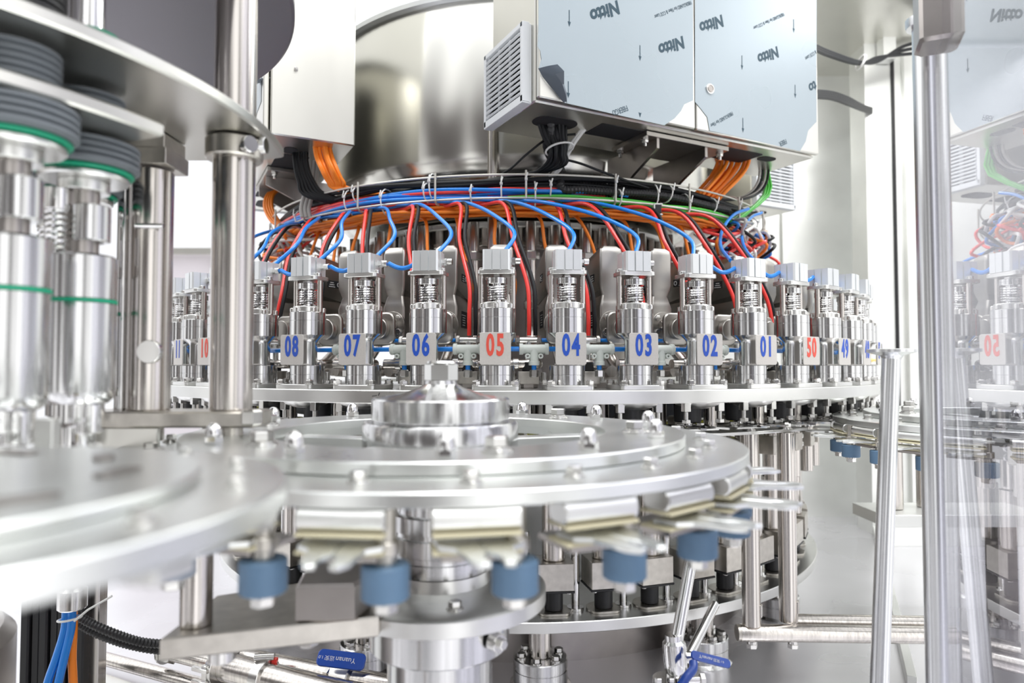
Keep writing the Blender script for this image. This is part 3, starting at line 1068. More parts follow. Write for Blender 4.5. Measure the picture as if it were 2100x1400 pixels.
for i in range(26):
    a0 = random.uniform(-100, -40); a1 = random.uniform(30, 100)
    ring_cable(0.665 + 0.0034 * (i % 24), 0.392 + 0.0065 * (i % 4) - 0.004, a0, a1, (0.0038, 0.0046, 0.0058)[i % 3], 'black_cable', M_BLACKC,
               'black cable lying in the top of the wire tray', 'cable', 'black cables in the wire tray', 0.005)
for i in range(6):
    ring_cable(0.742 - 0.004 * (i % 3), 0.386 - 0.0045 * i, -66 + 6 * i, 20 - 5 * i, 0.0044, 'red_hose', M_REDC, 'red hose running along the front of the wire tray', 'hose', 'red hoses in the wire tray', 0.0050)
for i in range(6):
    ring_cable(0.745 - 0.004 * (i % 3), 0.384 - 0.0045 * i, -68 + 6 * i, 24 - 5 * i, 0.0044, 'blue_hose', M_BLUEC, 'blue hose running along the front of the wire tray', 'hose', 'blue hoses in the wire tray', 0.0050)
for i in range(4):
    ring_cable(0.725 - 0.006 * i, 0.372 + 0.004 * (i % 2), 34, 74 - 2 * i, 0.0042, ('red_hose', 'blue_hose')[i % 2], (M_REDC, M_BLUEC)[i % 2], '%s hose round the right end of the wire tray' % ('red', 'blue')[i % 2], 'hose', 'hoses at the right end of the tray', 0.006)
for i in range(14):
    ring_cable(0.675 + 0.011 * (i % 7) + random.uniform(-.003, .003), 0.352 - 0.006 * (i // 5) + random.uniform(-.003, .003), -75 + 3 * i, 75 - 3 * i, 0.0040, 'orange_cable', M_ORNG,
               'orange cable slung under the wire tray', 'cable', 'orange cables under the wire tray', 0.005)
top_g = [at(1567, 400, 1.80), at(1566, 350, 1.80), at(1568, 325, 1.78)]
for i in range(6):
    o_ = Vector((0.006 * (i % 3), 0.008 * (i // 3), 0))
    ring_cable(0.752 - 0.006 * (i % 3), 0.366 - 0.0055 * (i // 2), -2 + 4 * i, 46, 0.0038, 'green_cable', M_GREEN, 'green cable leaving the right cabinet end and lying in the tray', 'cable',
               'green cables on the right of the tray', 0.003, post=[p + o_ for p in top_g])
ring_cable(0.745, 0.388, 7, 44, 0.0095, 'corrugated_conduit', M_BLACK, 'thick black corrugated conduit in the right part of the tray, front one', 'conduit', 'corrugated conduits in the tray', 0.003,
           pre=[at(1130, 250, 1.43), at(1132, 300, 1.46), at(1150, 345, 1.50)], corr=0.86, n=10)
ring_cable(0.728, 0.402, 5, 44, 0.0085, 'corrugated_conduit', M_BLACK, 'thick black corrugated conduit in the right part of the tray, rear one', 'conduit', 'corrugated conduits in the tray', 0.003,
           pre=[at(1122, 248, 1.45), at(1120, 300, 1.48), at(1135, 345, 1.53)], corr=0.86, n=10)

# bundles coming down from the cabinets
for i in range(13):
    x = 1476 + 5.4 * i
    st = at(x, 318 + 2 * (i % 3), 1.70 + 0.012 * (i % 3))
    st.z += 0.008
    e = 27 + 1.1 * i
    jx, jd = random.uniform(-7, 7), random.uniform(-.02, .02)
    pts = [st, at(x - 9 + jx, 348, 1.69 + jd), at(1436 + 5 * i + jx, 388, 1.66 + jd), cpos(R(33 + 0.5 * i), 0.71 + 0.004 * (i % 4), 0.378), cpos(R(28), 0.70, 0.366), cpos(R(20), 0.70, 0.360)]
    solo('orange_cable', MB().tube(spline(pts, 6), 0.0046, 8), M_ORNG, 'orange cable in the thick fan under the right end of the film-covered cabinet', 'cable', group='orange cable fan on the right', smooth=60)
for i in range(10):
    x = 642 + 3.8 * i
    st = at(x, 288, 1.59 + 0.010 * (i % 3))
    st.z += 0.012
    jx, jd = random.uniform(-5, 5), random.uniform(-.015, .015)
    pts = [st, at(x + 5 + jx, 315, 1.59 + jd), at(x + 16 + jx, 345, 1.58 + jd), at(x + 30 + jx * .6, 372, 1.59), at(x + 48, 388, 1.60), cpos(R(-27 + i), 0.70, 0.382), cpos(R(-18 + i), 0.69, 0.372)]
    solo('orange_cable', MB().tube(spline(pts, 6), 0.0042, 8), M_ORNG, 'orange cable in the bundle hanging from the left cabinet', 'cable', group='orange cables under the left cabinet', smooth=60)
for i in range(6):
    st = at(602 + 6 * i, 292, 1.63 + 0.01 * (i % 2))
    st.z += 0.012
    pts = [st, at(604 + 5 * i, 330, 1.62), at(612 + 6 * i, 370, 1.62), at(630 + 9 * i, 402, 1.62), cpos(R(-33 + i), 0.70, 0.385), cpos(R(-20), 0.69, 0.39)]
    solo('black_cable', MB().tube(spline(pts, 6), 0.0046, 8), M_BLACKC, 'black cable hanging from the left cabinet into the tray', 'cable', group='black cables under the left cabinet', smooth=60)
for i in range(3):
    pts = [at(640 + 8 * i, 300, 1.70), at(636 + 8 * i, 340, 1.69), at(628 + 9 * i, 385, 1.67), at(618 + 8 * i, 425, 1.66), at(620 + 8 * i, 445, 1.66)]
    pts[0].z += 0.03
    solo('grey_cable', MB().tube(spline(pts, 6), 0.0052, 8), M_GREYC, 'grey cable hanging beside the black ones from the left cabinet', 'cable', group='grey cables under the left cabinet', smooth=60)
for i in range(4):
    pts = [at(566 + 4 * i, 385, 1.95), at(548 + 4 * i, 400, 1.92), at(543 + 5 * i, 425, 1.90), at(556 + 5 * i, 452, 1.88), at(580 + 4 * i, 468, 1.86)]
    solo('orange_cable', MB().tube(spline(pts, 6), 0.0050, 8), M_ORNG, 'orange cable looping round the far left end of the tray', 'cable', group='orange loops at the left end', smooth=60)
for i in range(9):
    x = 1096 + 8 * i
    st = at(x, 236 + (i % 3) * 4, 1.42 + 0.01 * (i % 3)); st.z += 0.012
    pts = [st, at(1112 + 6 * i, 275, 1.44), at(1128 + 4 * i, 312, 1.45 + 0.006 * (i % 3)), at(1110 + 4 * i, 345, 1.48), cpos(R(-2 - i), 0.70, 0.412), cpos(R(-14 - 2 * i), 0.69, 0.402), cpos(R(-26 - 3 * i), 0.69, 0.395)]
    solo('black_cable', MB().tube(spline(pts, 7), 0.0050 if i % 2 else 0.0036, 8), M_BLACKC, 'black cable dropping from under the film-covered cabinet into the middle of the tray', 'cable', group='black bundle in the middle', smooth=60)
solo('thin_black_cable', MB().tube(spline([at(1180, 275, 1.46), at(1128, 282, 1.46), at(1085, 312, 1.46), at(1048, 345, 1.47), at(1030, 356, 1.50)], 8), 0.0026, 8), M_BLACKC,
     'single thin black cable arching left from the middle bundle', 'cable', smooth=60)
solo('thin_black_cable', MB().tube(spline([at(1150, 325, 1.47), at(1190, 335, 1.47), at(1235, 352, 1.48), at(1290, 372, 1.50), at(1330, 385, 1.53)], 8), 0.0028, 8), M_BLACKC,
     'single thin black cable arching right from the middle bundle', 'cable', smooth=60)
for i in range(2):
    pts = [at(1222 + 6 * i, 246, 1.47), at(1192 + 4 * i, 268, 1.47), at(1168 + 5 * i, 300, 1.465), at(1140 + 5 * i, 350, 1.49), at(1112, 378, 1.51), at(1090, 384, 1.52)]
    pts[0].z += 0.012
    solo('white_cable', MB().tube(spline(pts, 7), 0.0048, 8), M_TIE, 'pale cable curving out of the cabinet opening beside the middle bundle', 'cable', group='pale cables in the middle', smooth=60)
for i in range(4):
    x = 1556 + 6 * i
    pts = [at(x, 322, 1.775), at(x + 2, 350, 1.775), at(x - 4, 378, 1.77), at(x - 22, 398, 1.76), at(x - 52, 408, 1.72), at(x - 110, 410, 1.66)]
    pts[0].z += 0.02
    solo('black_cable', MB().tube(spline(pts, 7), 0.0034, 8), M_BLACKC if i % 2 else M_GREYC, '%s cable curving from the small round opening into the right end of the tray' % ('black' if i % 2 else 'grey'), 'cable',
         group='cables at the right opening', smooth=60)

# hoses dropping from the tray to the heads
for k in range(-6, 6):
    th = 7.2 * k - 2.52
    sg = 1
    j = random.uniform
    nn = number(k)
    s0 = th - sg * (j(5.0, 8.0) if k < 2 else j(7, 10))
    e = th + sg * j(0.3, 1.0)
    blow = j(0.02, 0.05)
    pts = [cpos(R(s0 - sg * 8), 0.735, 0.368), cpos(R(s0 - sg * 2), 0.757, 0.357), cpos(R(s0 + sg * 1.6), 0.790 + blow * .4, 0.340), cpos(R(s0 * .35 + e * .65 + sg * 0.8), 0.865 + blow * .4, 0.300), cpos(R(e + sg * 1.1), 0.935, 0.252), cpos(R(e), 0.975, 0.206)]
    if k == 4: pts = [at(1535, 428, 1.70), at(1505, 440, 1.66), at(1482, 470, 1.60), at(1478, 505, 1.50), at(1498, 534, 1.37)]
    if k == 5: pts = [at(1562, 436, 1.80), at(1540, 446, 1.76), at(1522, 475, 1.68), at(1528, 510, 1.60), at(1560, 548, 1.46)]
    solo('blue_hose', MB().tube(spline(pts, 8), 0.0040, 8), M_BLUEC, 'blue hose arching from the wire tray down to the top of filling head %02d' % nn, 'hose', group='blue drop hoses', smooth=60)
    if abs(k) <= 9:
        s1 = th + 3.6 - sg * j(6, 9)
        for q, (nm, mt) in enumerate((('red_hose', M_REDC), ('black_hose', M_BLACKC))):
            ee = th + 3.5 + 0.75 * q
            pts = [cpos(R(s1 - sg * 8), 0.708, 0.368 - 0.004 * q), cpos(R(s1 + q * 0.8), 0.738, 0.354), cpos(R(s1 + sg * 4 + q * 0.9), 0.80, 0.338), cpos(R(ee - sg * 2.0), 0.86, 0.255), cpos(R(ee - sg * 0.2), 0.90, 0.16),
                   cpos(R(ee), 0.915, 0.10), cpos(R(ee), 0.915, 0.058)]
            solo(nm, MB().tube(spline(pts, 8), 0.0042, 8), mt, '%s hose sweeping from the tray down between heads %02d and %02d' % (nm.split('_')[0], nn, number(k + 1)), 'hose', group='%s drop hoses' % nm.split('_')[0], smooth=60)
    if abs(k) <= 10:
        s2 = th - 1.8 + j(-1, 1)
        pts = [cpos(R(s2 - 5), 0.675, 0.348), cpos(R(s2 - 1), 0.69, 0.346), cpos(R(s2 + j(0.5, 2)), 0.715, 0.325), cpos(R(s2 + j(1, 3)), 0.735, 0.26), cpos(R(th + 1.6), 0.742, 0.19), cpos(R(th + 1.2), 0.745, 0.12)]
        solo('orange_cable', MB().tube(spline(pts, 8), 0.0038, 8), M_ORNG, 'orange cable dropping behind the sensor housing of head %02d' % nn, 'cable', group='orange drop cables', smooth=60)

# tangles at both ends of the tray
for side, lo, hi, cnt, txt in ((1, 44, 70, 46, 'right'), (-1, -76, -50, 26, 'left')):
    for i in range(cnt):
        nm, mt = random.choice((('blue_hose', M_BLUEC), ('red_hose', M_REDC), ('black_hose', M_BLACKC), ('orange_cable', M_ORNG), ('grey_cable', M_GREYC), ('white_cable', M_TIE)))
        a = random.uniform(lo, hi)
        pts = [cpos(R(a), random.uniform(0.66, 0.74), 0.365)]
        for q in range(4):
            pts.append(cpos(R(a + random.uniform(-7, 7)), random.uniform(0.68, 0.80), 0.345 - 0.030 * q + random.uniform(-.015, .015)))
        pts.append(cpos(R(a + random.uniform(-4, 4)), 0.83, 0.195))
        solo(nm, MB().tube(spline(pts, 7), 0.0041, 8), mt, '%s %s in the tangle hanging below the %s end of the tray' % (nm.split('_')[0], nm.split('_')[1], txt), nm.split('_')[1], group='%s tangle' % txt, smooth=60)

# cable ties
def tie(a, r_, z, w_, h_, label):
    pts = [(0.0, (w_ / 2) * math.cos(2 * PI * i / 16), (h_ / 2) * math.sin(2 * PI * i / 16)) for i in range(16)]
    m = MB().tube(pts, 0.0017, 6, closed=True)
    m.at(0, -w_ / 2 - 0.001, h_ * 0.12).box(0.006, 0.005, 0.006)
    m.at(0.001, -w_ / 2 - 0.004, h_ * 0.12 + 0.006, ry=0.3).box(0.003, 0.0015, 0.016)
    p = cpos(R(a), r_, z)
    return solo('cable_tie', m, M_TIE, label, 'cable tie', p, R(a), 'white ties on the wire tray', smooth=60)


for i, a in enumerate((-47, -32, -30, -24, -16, -15, -8, -3, 1, 2.5, 5, 16, 17, 24, 27, 31, 38, 46, 55)):
    tie(a, 0.740, 0.384 + 0.012 * ((i * 7) % 3 - 1), 0.054, 0.060 if i % 2 else 0.042, 'white cable tie looped round the wires and hoses of the tray')
b = at(1165, 306, 1.45)
solo('cable_tie', MB().tube([(0.030 * math.cos(2 * PI * i / 20), 0.018 * math.sin(2 * PI * i / 20), 0.006 * math.cos(2 * PI * i / 20) - 0.008 * math.sin(2 * PI * i / 20)) for i in range(20)], 0.0022, 6, closed=True), M_TIE,
     'white cable tie round the black bundle hanging under the film-covered cabinet', 'cable tie', b - Vector((0.018, 0, 0)))
# cable bundles running to the right-hand wall
for i in range(6):
    d = 4 * (i % 3); e = 0.03 * (i // 3)
    pts = [at(1660, 88 + d, 1.95 + e), at(1700, 106 + d, 2.1 + e), at(1762, 127 + d // 2, 2.25 + e), at(1800, 122 - d + 4, 2.35 + e), at(1850, 96 + d * 2, 2.45 + e), at(1895, 84 + 3 * d, 2.5 + e)]
    solo('black_cable', MB().tube(spline(pts, 6), 0.0060, 8), M_BLACKC, 'black cable in the slack bundle running from the cabinet to the right wall', 'cable', group='slack bundle to the right wall', smooth=60)
for i in range(4):
    pts = [at(1660, 186 + 4 * i, 1.95), at(1705, 190 + 4 * i, 2.1), at(1740, 202 + 4 * i, 2.25), at(1772, 218 + 3 * i, 2.5), at(1802, 226 + 3 * i, 2.86)]
    solo('black_cable', MB().tube(spline(pts, 6), 0.0060, 8), M_BLACKC, 'black cable in the lower short bundle between cabinet and pillar', 'cable', group='lower bundle to the pillar', smooth=60)

# ------------------------------------------------------------------ star wheels
def acorn(mb_, x, y, z, s=1.0):
    mb_.at(x, y, z)
    mb_.hexa(0.0078 * s, 0, 0.0065 * s)
    mb_.lathe([(0.0068 * s, 0.0065 * s), (0.0066 * s, 0.011 * s), (0.0052 * s, 0.0145 * s), (0.003 * s, 0.0165 * s), (0.0006 * s, 0.0172 * s)], 20)
    return mb_


def hexbolt(mb_, x, y, z, s=1.0, rz=0.3):
    mb_.at(x, y, z, rz=rz)
    mb_.cyl(0.0105 * s, 0, 0.0016 * s, 20)
    mb_.cyl(0.0085 * s, 0.0016 * s, 0.0032 * s, 20)
    mb_.hexa(0.0078 * s, 0.0032 * s, 0.0100 * s)
    return mb_


def star_wheel(label, cx, cy, z, rp, n, off, hub, roller_off, name_='star_wheel'):
    """z: top of the outer plate"""
    t = thing(name_, label, 'star wheel', (cx, cy, H + z))
    part('outer_plate', MB().ring(rp * 0.60, rp, -0.011, 0, 160, 0.001), M_STAR, t)
    part('inner_plate', MB().ring(rp * 0.56, rp * 0.815, 0.0005, 0.0115, 160, 0.001), M_STAR, t, 'raised inner ring plate')
    part('base_disc', MB().lathe([(rp * 0.62, -0.034), (rp * 0.62, -0.028), (0.02, -0.028)], 96, True, True), M_STAR, t)
    for i in range(5):
        a = R(20 + 72 * i)
        part('rib', MB().at(rp * 0.40 * math.cos(a), rp * 0.40 * math.sin(a), -0.014, rz=a).box(rp * 0.30, 0.03, 0.026), M_STAR, t)
    if hub:
        m = MB().lathe([(0.089, -0.028), (0.090, -0.027), (0.090, -0.012), (0.0885, -0.011), (0.0885, -0.010), (0.090, -0.009), (0.090, 0.018), (0.088, 0.021), (0.080, 0.021), (0.078, 0.0225), (0.080, 0.024), (0.080, 0.046),
                        (0.078, 0.048), (0.050, 0.052), (0.026, 0.060), (0.019, 0.064), (0.018, 0.068)], 72)
        part('hub', m, M_TURN, t, 'turned stepped hub')
        m = MB().hexa(0.0195, 0.066, 0.089)
        m.lathe([(0.018, 0.088), (0.0165, 0.0905), (0.010, 0.0912), (0.004, 0.0905)], 24)
        part('hub_nut', m, M_PLATE, t, 'hexagonal nut on top of the hub')
    else:
        part('hub', MB().cyl(0.05, -0.028, 0.02, 36), M_TURN, t)
    na = max(9, int(n * 0.56))
    for i in range(na):
        a = 2 * PI * i / na + 0.12
        part('acorn_nut', acorn(MB(), rp * 0.735 * math.cos(a), rp * 0.735 * math.sin(a), 0.0115, 1.15), M_POL, t)
    for i in range(na):
        a = 2 * PI * i / na + 0.32
        if i % 2: part('raised_bolt', hexbolt(MB(), rp * 0.655 * math.cos(a), rp * 0.655 * math.sin(a), 0.0115, 1.35), M_BOLT, t)
    for i in range(n):
        a = 2 * PI * (i + 0.25) / n + R(off)
        part('hex_bolt', hexbolt(MB(), rp * 0.885 * math.cos(a), rp * 0.885 * math.sin(a), 0.0, 0.85), M_BOLT, t)
    # grippers: built once, then copied round
    g0 = None
    for i in range(n):
        a = R(off + 360.0 * i / n)
        if g0 is None:
            m = MB()
            for sx in (-1, 1):
                poly = [(0.0006, 0.0), (0.029, 0.0), (0.029, -0.020), (0.019, -0.028), (0.0165, -0.046), (0.0155, -0.058), (0.0100, -0.066), (0.0045, -0.064), (0.0055, -0.054), (0.0045, -0.046), (0.0006, -0.040)]
                poly = [(sx * x + 0.10 * -y, y) for x, y in poly]
                if sx > 0: poly = poly[::-1]
                m.prism(poly, -0.0375, -0.034, 0.0005)
            g = part('gripper', m, M_STAR, t, 'pair of flat gripper jaws')
            g0 = g
            kids = []
            m = MB().at(0, -0.004, -0.019, ry=PI / 2).prism(rrect(0.016, 0.026, 0.007, 5), -0.031, 0.031, 0.001)
            kids.append(part('jaw_block', m, M_PLATE, g))
            m = MB().box(0.061, 0.030, 0.0026, (0, -0.003, -0.0285))
            m2 = MB().box(0.061, 0.030, 0.0026, (0, -0.003, -0.0403))
            kids.append(part('gasket', m, M_CREAM, g, 'cream gasket strip'))
            kids.append(part('gasket', m2, M_CREAM, g, 'cream gasket strip'))
            kids.append(part('under_plate', MB().box(0.050, 0.050, 0.005, (0, 0.012, -0.045)), M_DARKST, g))
            rx = roller_off
            m = MB().at(rx, -0.002, 0).cyl(0.0075, -0.052, -0.012, 16).cyl(0.0105, -0.044, -0.034, 20)
            kids.append(part('roller_pin', m, M_BLOCK, g))
            kids.append(part('roller', MB().at(rx, -0.002, 0).cyl(0.0165, -0.0735, -0.050, 36, 0.0012), M_ROLLER, g, 'blue plastic roller'))
            kids.append(part('roller_nut', MB().at(rx, -0.002, 0).cyl(0.010, -0.0760, -0.0735, 20).hexa(0.0085, -0.0830, -0.0760), M_BOLT, g))
            g.location = (0.955 * rp * math.sin(a), -0.955 * rp * math.cos(a), 0)
            g.rotation_euler = (0, 0, a)
        else:
            g = g0.copy(); COL.objects.link(g); g.parent = t
            g.location = (0.955 * rp * math.sin(a), -0.955 * rp * math.cos(a), 0)
            g.rotation_euler = (0, 0, a)
            for c in kids:
                c2 = c.copy(); COL.objects.link(c2); c2.parent = g
    return t


SX, SY = -0.083, 0.80
star_wheel('large out-of-focus star wheel in the foreground with a tall turned hub and blue rollers', SX, SY, -0.085, 0.34, 23, -5.5, True, 0.028)
star_wheel('smaller star wheel with blue rollers beside the clear panel, right of the filling carousel', 0.95, 1.30, -0.101, 0.31, 21, 4, False, 0.028)

# column under the foreground star wheel
t = thing('star_wheel_column', 'turned column with wide lower flange carrying the foreground star wheel', 'column', (SX, SY, 0))
Zc = lambda z: H + z
part('drive_gear', MB().lathe([(0.060, Zc(-0.150)), (0.060, Zc(-0.120))], 64), M_DARKST, t)
gm = MB()
for i in range(60):
    a = 2 * PI * i / 60
    gm.at(0.062 * math.cos(a), 0.062 * math.sin(a), Zc(-0.140), rz=a).box(0.006, 0.003, 0.022, ch=0.0004)
part('gear_teeth', gm, M_DARKST, t, kind='stuff')
part('upper_shaft', MB().cyl(0.05, Zc(-0.175), Zc(-0.1195), 48), M_TURN, t)
part('bearing_housing', MB().lathe([(0.056, Zc(-0.232)), (0.056, Zc(-0.218)), (0.054, Zc(-0.217)), (0.054, Zc(-0.211)), (0.056, Zc(-0.210)), (0.056, Zc(-0.192)), (0.053, Zc(-0.191)), (0.053, Zc(-0.186)), (0.056, Zc(-0.185)), (0.056, Zc(-0.168)), (0.05, Zc(-0.166))], 64), M_TURN, t)
part('lower_flange', MB().lathe([(0.118, Zc(-0.270)), (0.122, Zc(-0.268)), (0.122, Zc(-0.253)), (0.118, Zc(-0.250)), (0.058, Zc(-0.246)), (0.056, Zc(-0.233))], 96), M_PLATE, t, 'wide flange slightly stained')
for i in range(8):
    a = R(15 + 45 * i)
    part('bolt', hexbolt(MB(), 0.095 * math.cos(a), 0.095 * math.sin(a), Zc(-0.249), 0.9), M_BOLT, t)
part('flange_skirt', MB().cyl(0.080, Zc(-0.318), Zc(-0.2695), 64, 0.002), M_TURN, t)
part('pillar', MB().cyl(0.060, 0.003, Zc(-0.317), 64, 0.001), M_TURN, t)
m = MB().at(0.065, -0.058, Zc(-0.295), rx=PI / 2, rz=0.8).cyl(0.010, -0.004, 0.008, 24)
m.hexa(0.006, 0.008, 0.014)
part('side_plug', m, M_BOLT, t)

# bracket arm running left from the column, and the post standing on it
t = thing('bracket_arm', 'flat out-of-focus steel arm running left from the star wheel column', 'bracket', (0, 0, 0))
za = H - 0.240
pA, pB = at(362, 1300, 0.62), at(720, 1235, 0.72)
m = MB()
m.prism([(-0.315, 0.62), (-0.13, 0.675), (-0.13, 0.79), (-0.200, 0.80), (-0.315, 0.735)], za - 0.024, za - 0.004, 0.0015)
part('arm_plate', m, M_BLOCK, t)
part('clamp_block', MB().prism([(-0.205, 0.655), (-0.150, 0.660), (-0.142, 0.69), (-0.150, 0.73), (-0.205, 0.74), (-0.212, 0.70)], za - 0.004, za + 0.032, 0.003), M_DARKST, t)
part('bolt', MB().at(-0.20, 0.68, za - 0.034).hexa(0.010, 0, 0.010), M_BOLT, t)
part('bolt', MB().at(-0.272, 0.65, za - 0.036).cyl(0.012, 0, 0.012, 20), M_BOLT, t)
solo('support_post', MB().cyl(0.0145, 0, 0.088, 28).cyl(0.012, 0.088, 0.115, 24), M_TUBE, 'stubby blurred steel post standing on the bracket arm at lower left', 'post', (-0.299, 0.655, za - 0.004))

# ------------------------------------------------------------------ nearest wheel, very blurred
t = thing('starwheel_plate', 'very blurred slotted steel star wheel nearest the camera at lower left', 'star wheel', (-0.305, 0.311, H - 0.060))
part('outer_plate', MB().ring(0.118, 0.193, -0.012, 0, 120, 0.001), M_STAR, t)
part('inner_plate', MB().ring(0.03, 0.150, 0.0005, 0.006, 120, 0.001), M_STAR, t)
part('hub', MB().cyl(0.03, -0.02, 0.012, 40), M_TURN, t)
for i in range(10):
    a = R(18 + 36 * i)
    part('slot_insert', MB().at(0.112 * math.cos(a), 0.112 * math.sin(a), 0.0068, rz=a + 1.2).prism(rrect(0.030, 0.011, 0.005), -0.0003, 0.0006), M_DARKST, t, 'dark slot in the plate')
for i in range(14):
    a = R(9 + 25.7 * i)
    part('gripper_pad', MB().at(0.180 * math.cos(a), 0.180 * math.sin(a), -0.0165, rz=a).box(0.018, 0.020, 0.006), M_PLATE, t)
    part('bolt', hexbolt(MB(), 0.172 * math.cos(a), 0.172 * math.sin(a), 0.0, 0.55), M_BOLT, t)
solo('wheel_column', MB().cyl(0.028, 0.002, H - 0.060 - 0.0205, 32).cyl(0.04, 0.0, 0.01, 32), M_TUBE, 'blurred column under the nearest wheel, at the left edge', 'column', (-0.305, 0.311, 0))

# ------------------------------------------------------------------ capping turret at the left
KX, KY = -0.725, 0.74
t = thing('capper_turret', 'blurred capping turret at left: ring plates, top disc and shaft', 'turret', (KX, KY, H))
def segment_plate(r_, back):
    """round-fronted plate with a straight rear edge"""
    a1 = math.asin(back / r_)
    pts = [(r_ * math.cos(a), r_ * math.sin(a)) for a in [R(-180) + (a1 + R(180)) * i / 90 for i in range(91)]]
    return pts + [(pts[-1][0] - 0.03, pts[-1][1] + 0.012), (-r_, pts[-1][1] + 0.012)]


part('upper_ring_plate', MB().prism(segment_plate(0.455, 0.080), 0.252, 0.264, 0.002), M_SHEET, t)
part('lower_ring_plate', MB().prism(segment_plate(0.434, -0.135), 0.205, 0.217, 0.002), M_SHEET, t)
part('top_disc', MB().lathe([(0.458, 0.452), (0.462, 0.456), (0.462, 0.468), (0.45, 0.472), (0.05, 0.472)], 160), M_DISC, t, 'dark purple-grey top disc')
part('shaft', MB().cyl(0.12, -0.3, 0.452, 64), M_DARKST, t)
solo('turret_pedestal', MB().cyl(0.16, 0.0, H - 0.301, 48), M_DARKST, 'wide pedestal of the capping turret at the far left', 'pedestal', (KX, KY, 0))
for i, (x, z) in enumerate(((-0.274, 0.10), (-0.300, 0.06))):
    pass
post = MB().cyl(0.0225, -0.048, 0.2515, 40, 0.001)
o = thing('turret_post', 'blurred upright steel post with collar, right-hand one of the turret', 'post', (-0.309, 0.752, H), 0, 'posts of the capping turret')
part('lower_tube', post, M_TUBE, o)
part('upper_tube', MB().cyl(0.0225, 0.2665, 0.4515, 40, 0.001), M_TUBE, o)
part('collar', MB().cyl(0.0305, 0.228, 0.2505, 40, 0.002), M_BLOCK, o)
part('collar_screw', MB().at(0.028, -0.018, 0.239, ry=PI / 2).cyl(0.005, 0, 0.012, 14).cyl(0.009, 0.008, 0.014, 16), M_POL, o)
part('collar_screw', MB().at(0.020, -0.026, 0.236, ry=PI / 2, rz=-0.6).cyl(0.005, 0, 0.012, 14).cyl(0.009, 0.008, 0.014, 16), M_POL, o)
for a in (-18, -6, 8):
    p = (0.452 * math.cos(R(a)) + KX + 0.304, 0.452 * math.sin(R(a)) + KY - 0.75)
o = thing('turret_post', 'blurred upright steel post with square head, left-hand one of the turret', 'post', (-0.398, 0.75, H), 0, 'posts of the capping turret')
part('tube', MB().cyl(0.0215, -0.048, 0.215, 40, 0.001), M_TUBE, o)
part('square_head', MB().box(0.048, 0.048, 0.016, (0, 0, 0.243)).box(0.052, 0.052, 0.018, (0.001, 0, 0.226)), M_BLOCK, o)
part('pin', MB().at(0.012, -0.022, 0.015, rx=PI / 2).cyl(0.0125, -0.004, 0.004, 20), M_BOLT, o)
part('pin', MB().at(0.012, -0.022, 0.150, ry=PI / 2).cyl(0.003, -0.018, 0.012, 12), M_POL, o)
solo('thin_rod', MB().cyl(0.0070, -0.1, 0.2045, 20), M_POL, 'thin bright rod beside the left turret post', 'rod', (-0.430, 0.752, H))
# clamp bar under the posts
t = thing('clamp_bar', 'horizontal blurred steel bar under the turret posts', 'bar', (0, 0, H))
part('bar', MB().box(0.215, 0.055, 0.017, (-0.378, 0.745, -0.0565), 0.002), M_BLOCK, t)
part('drop_bracket', MB().box(0.10, 0.008, 0.055, (-0.425, 0.728, -0.093)), M_SHEET, t)
for x in (-0.30, -0.385):
    part('bolt', MB().at(x, 0.735, -0.080).cyl(0.011, 0, 0.015, 20), M_BLOCK, t)
part('stud', MB().at(-0.300, 0.735, -0.093).cyl(0.009, -0.004, 0.013, 16), M_BOLT, t)
part('end_screw', MB().at(-0.274, 0.72, -0.062).hexa(0.0115, 0, 0.016), M_BOLT, t)


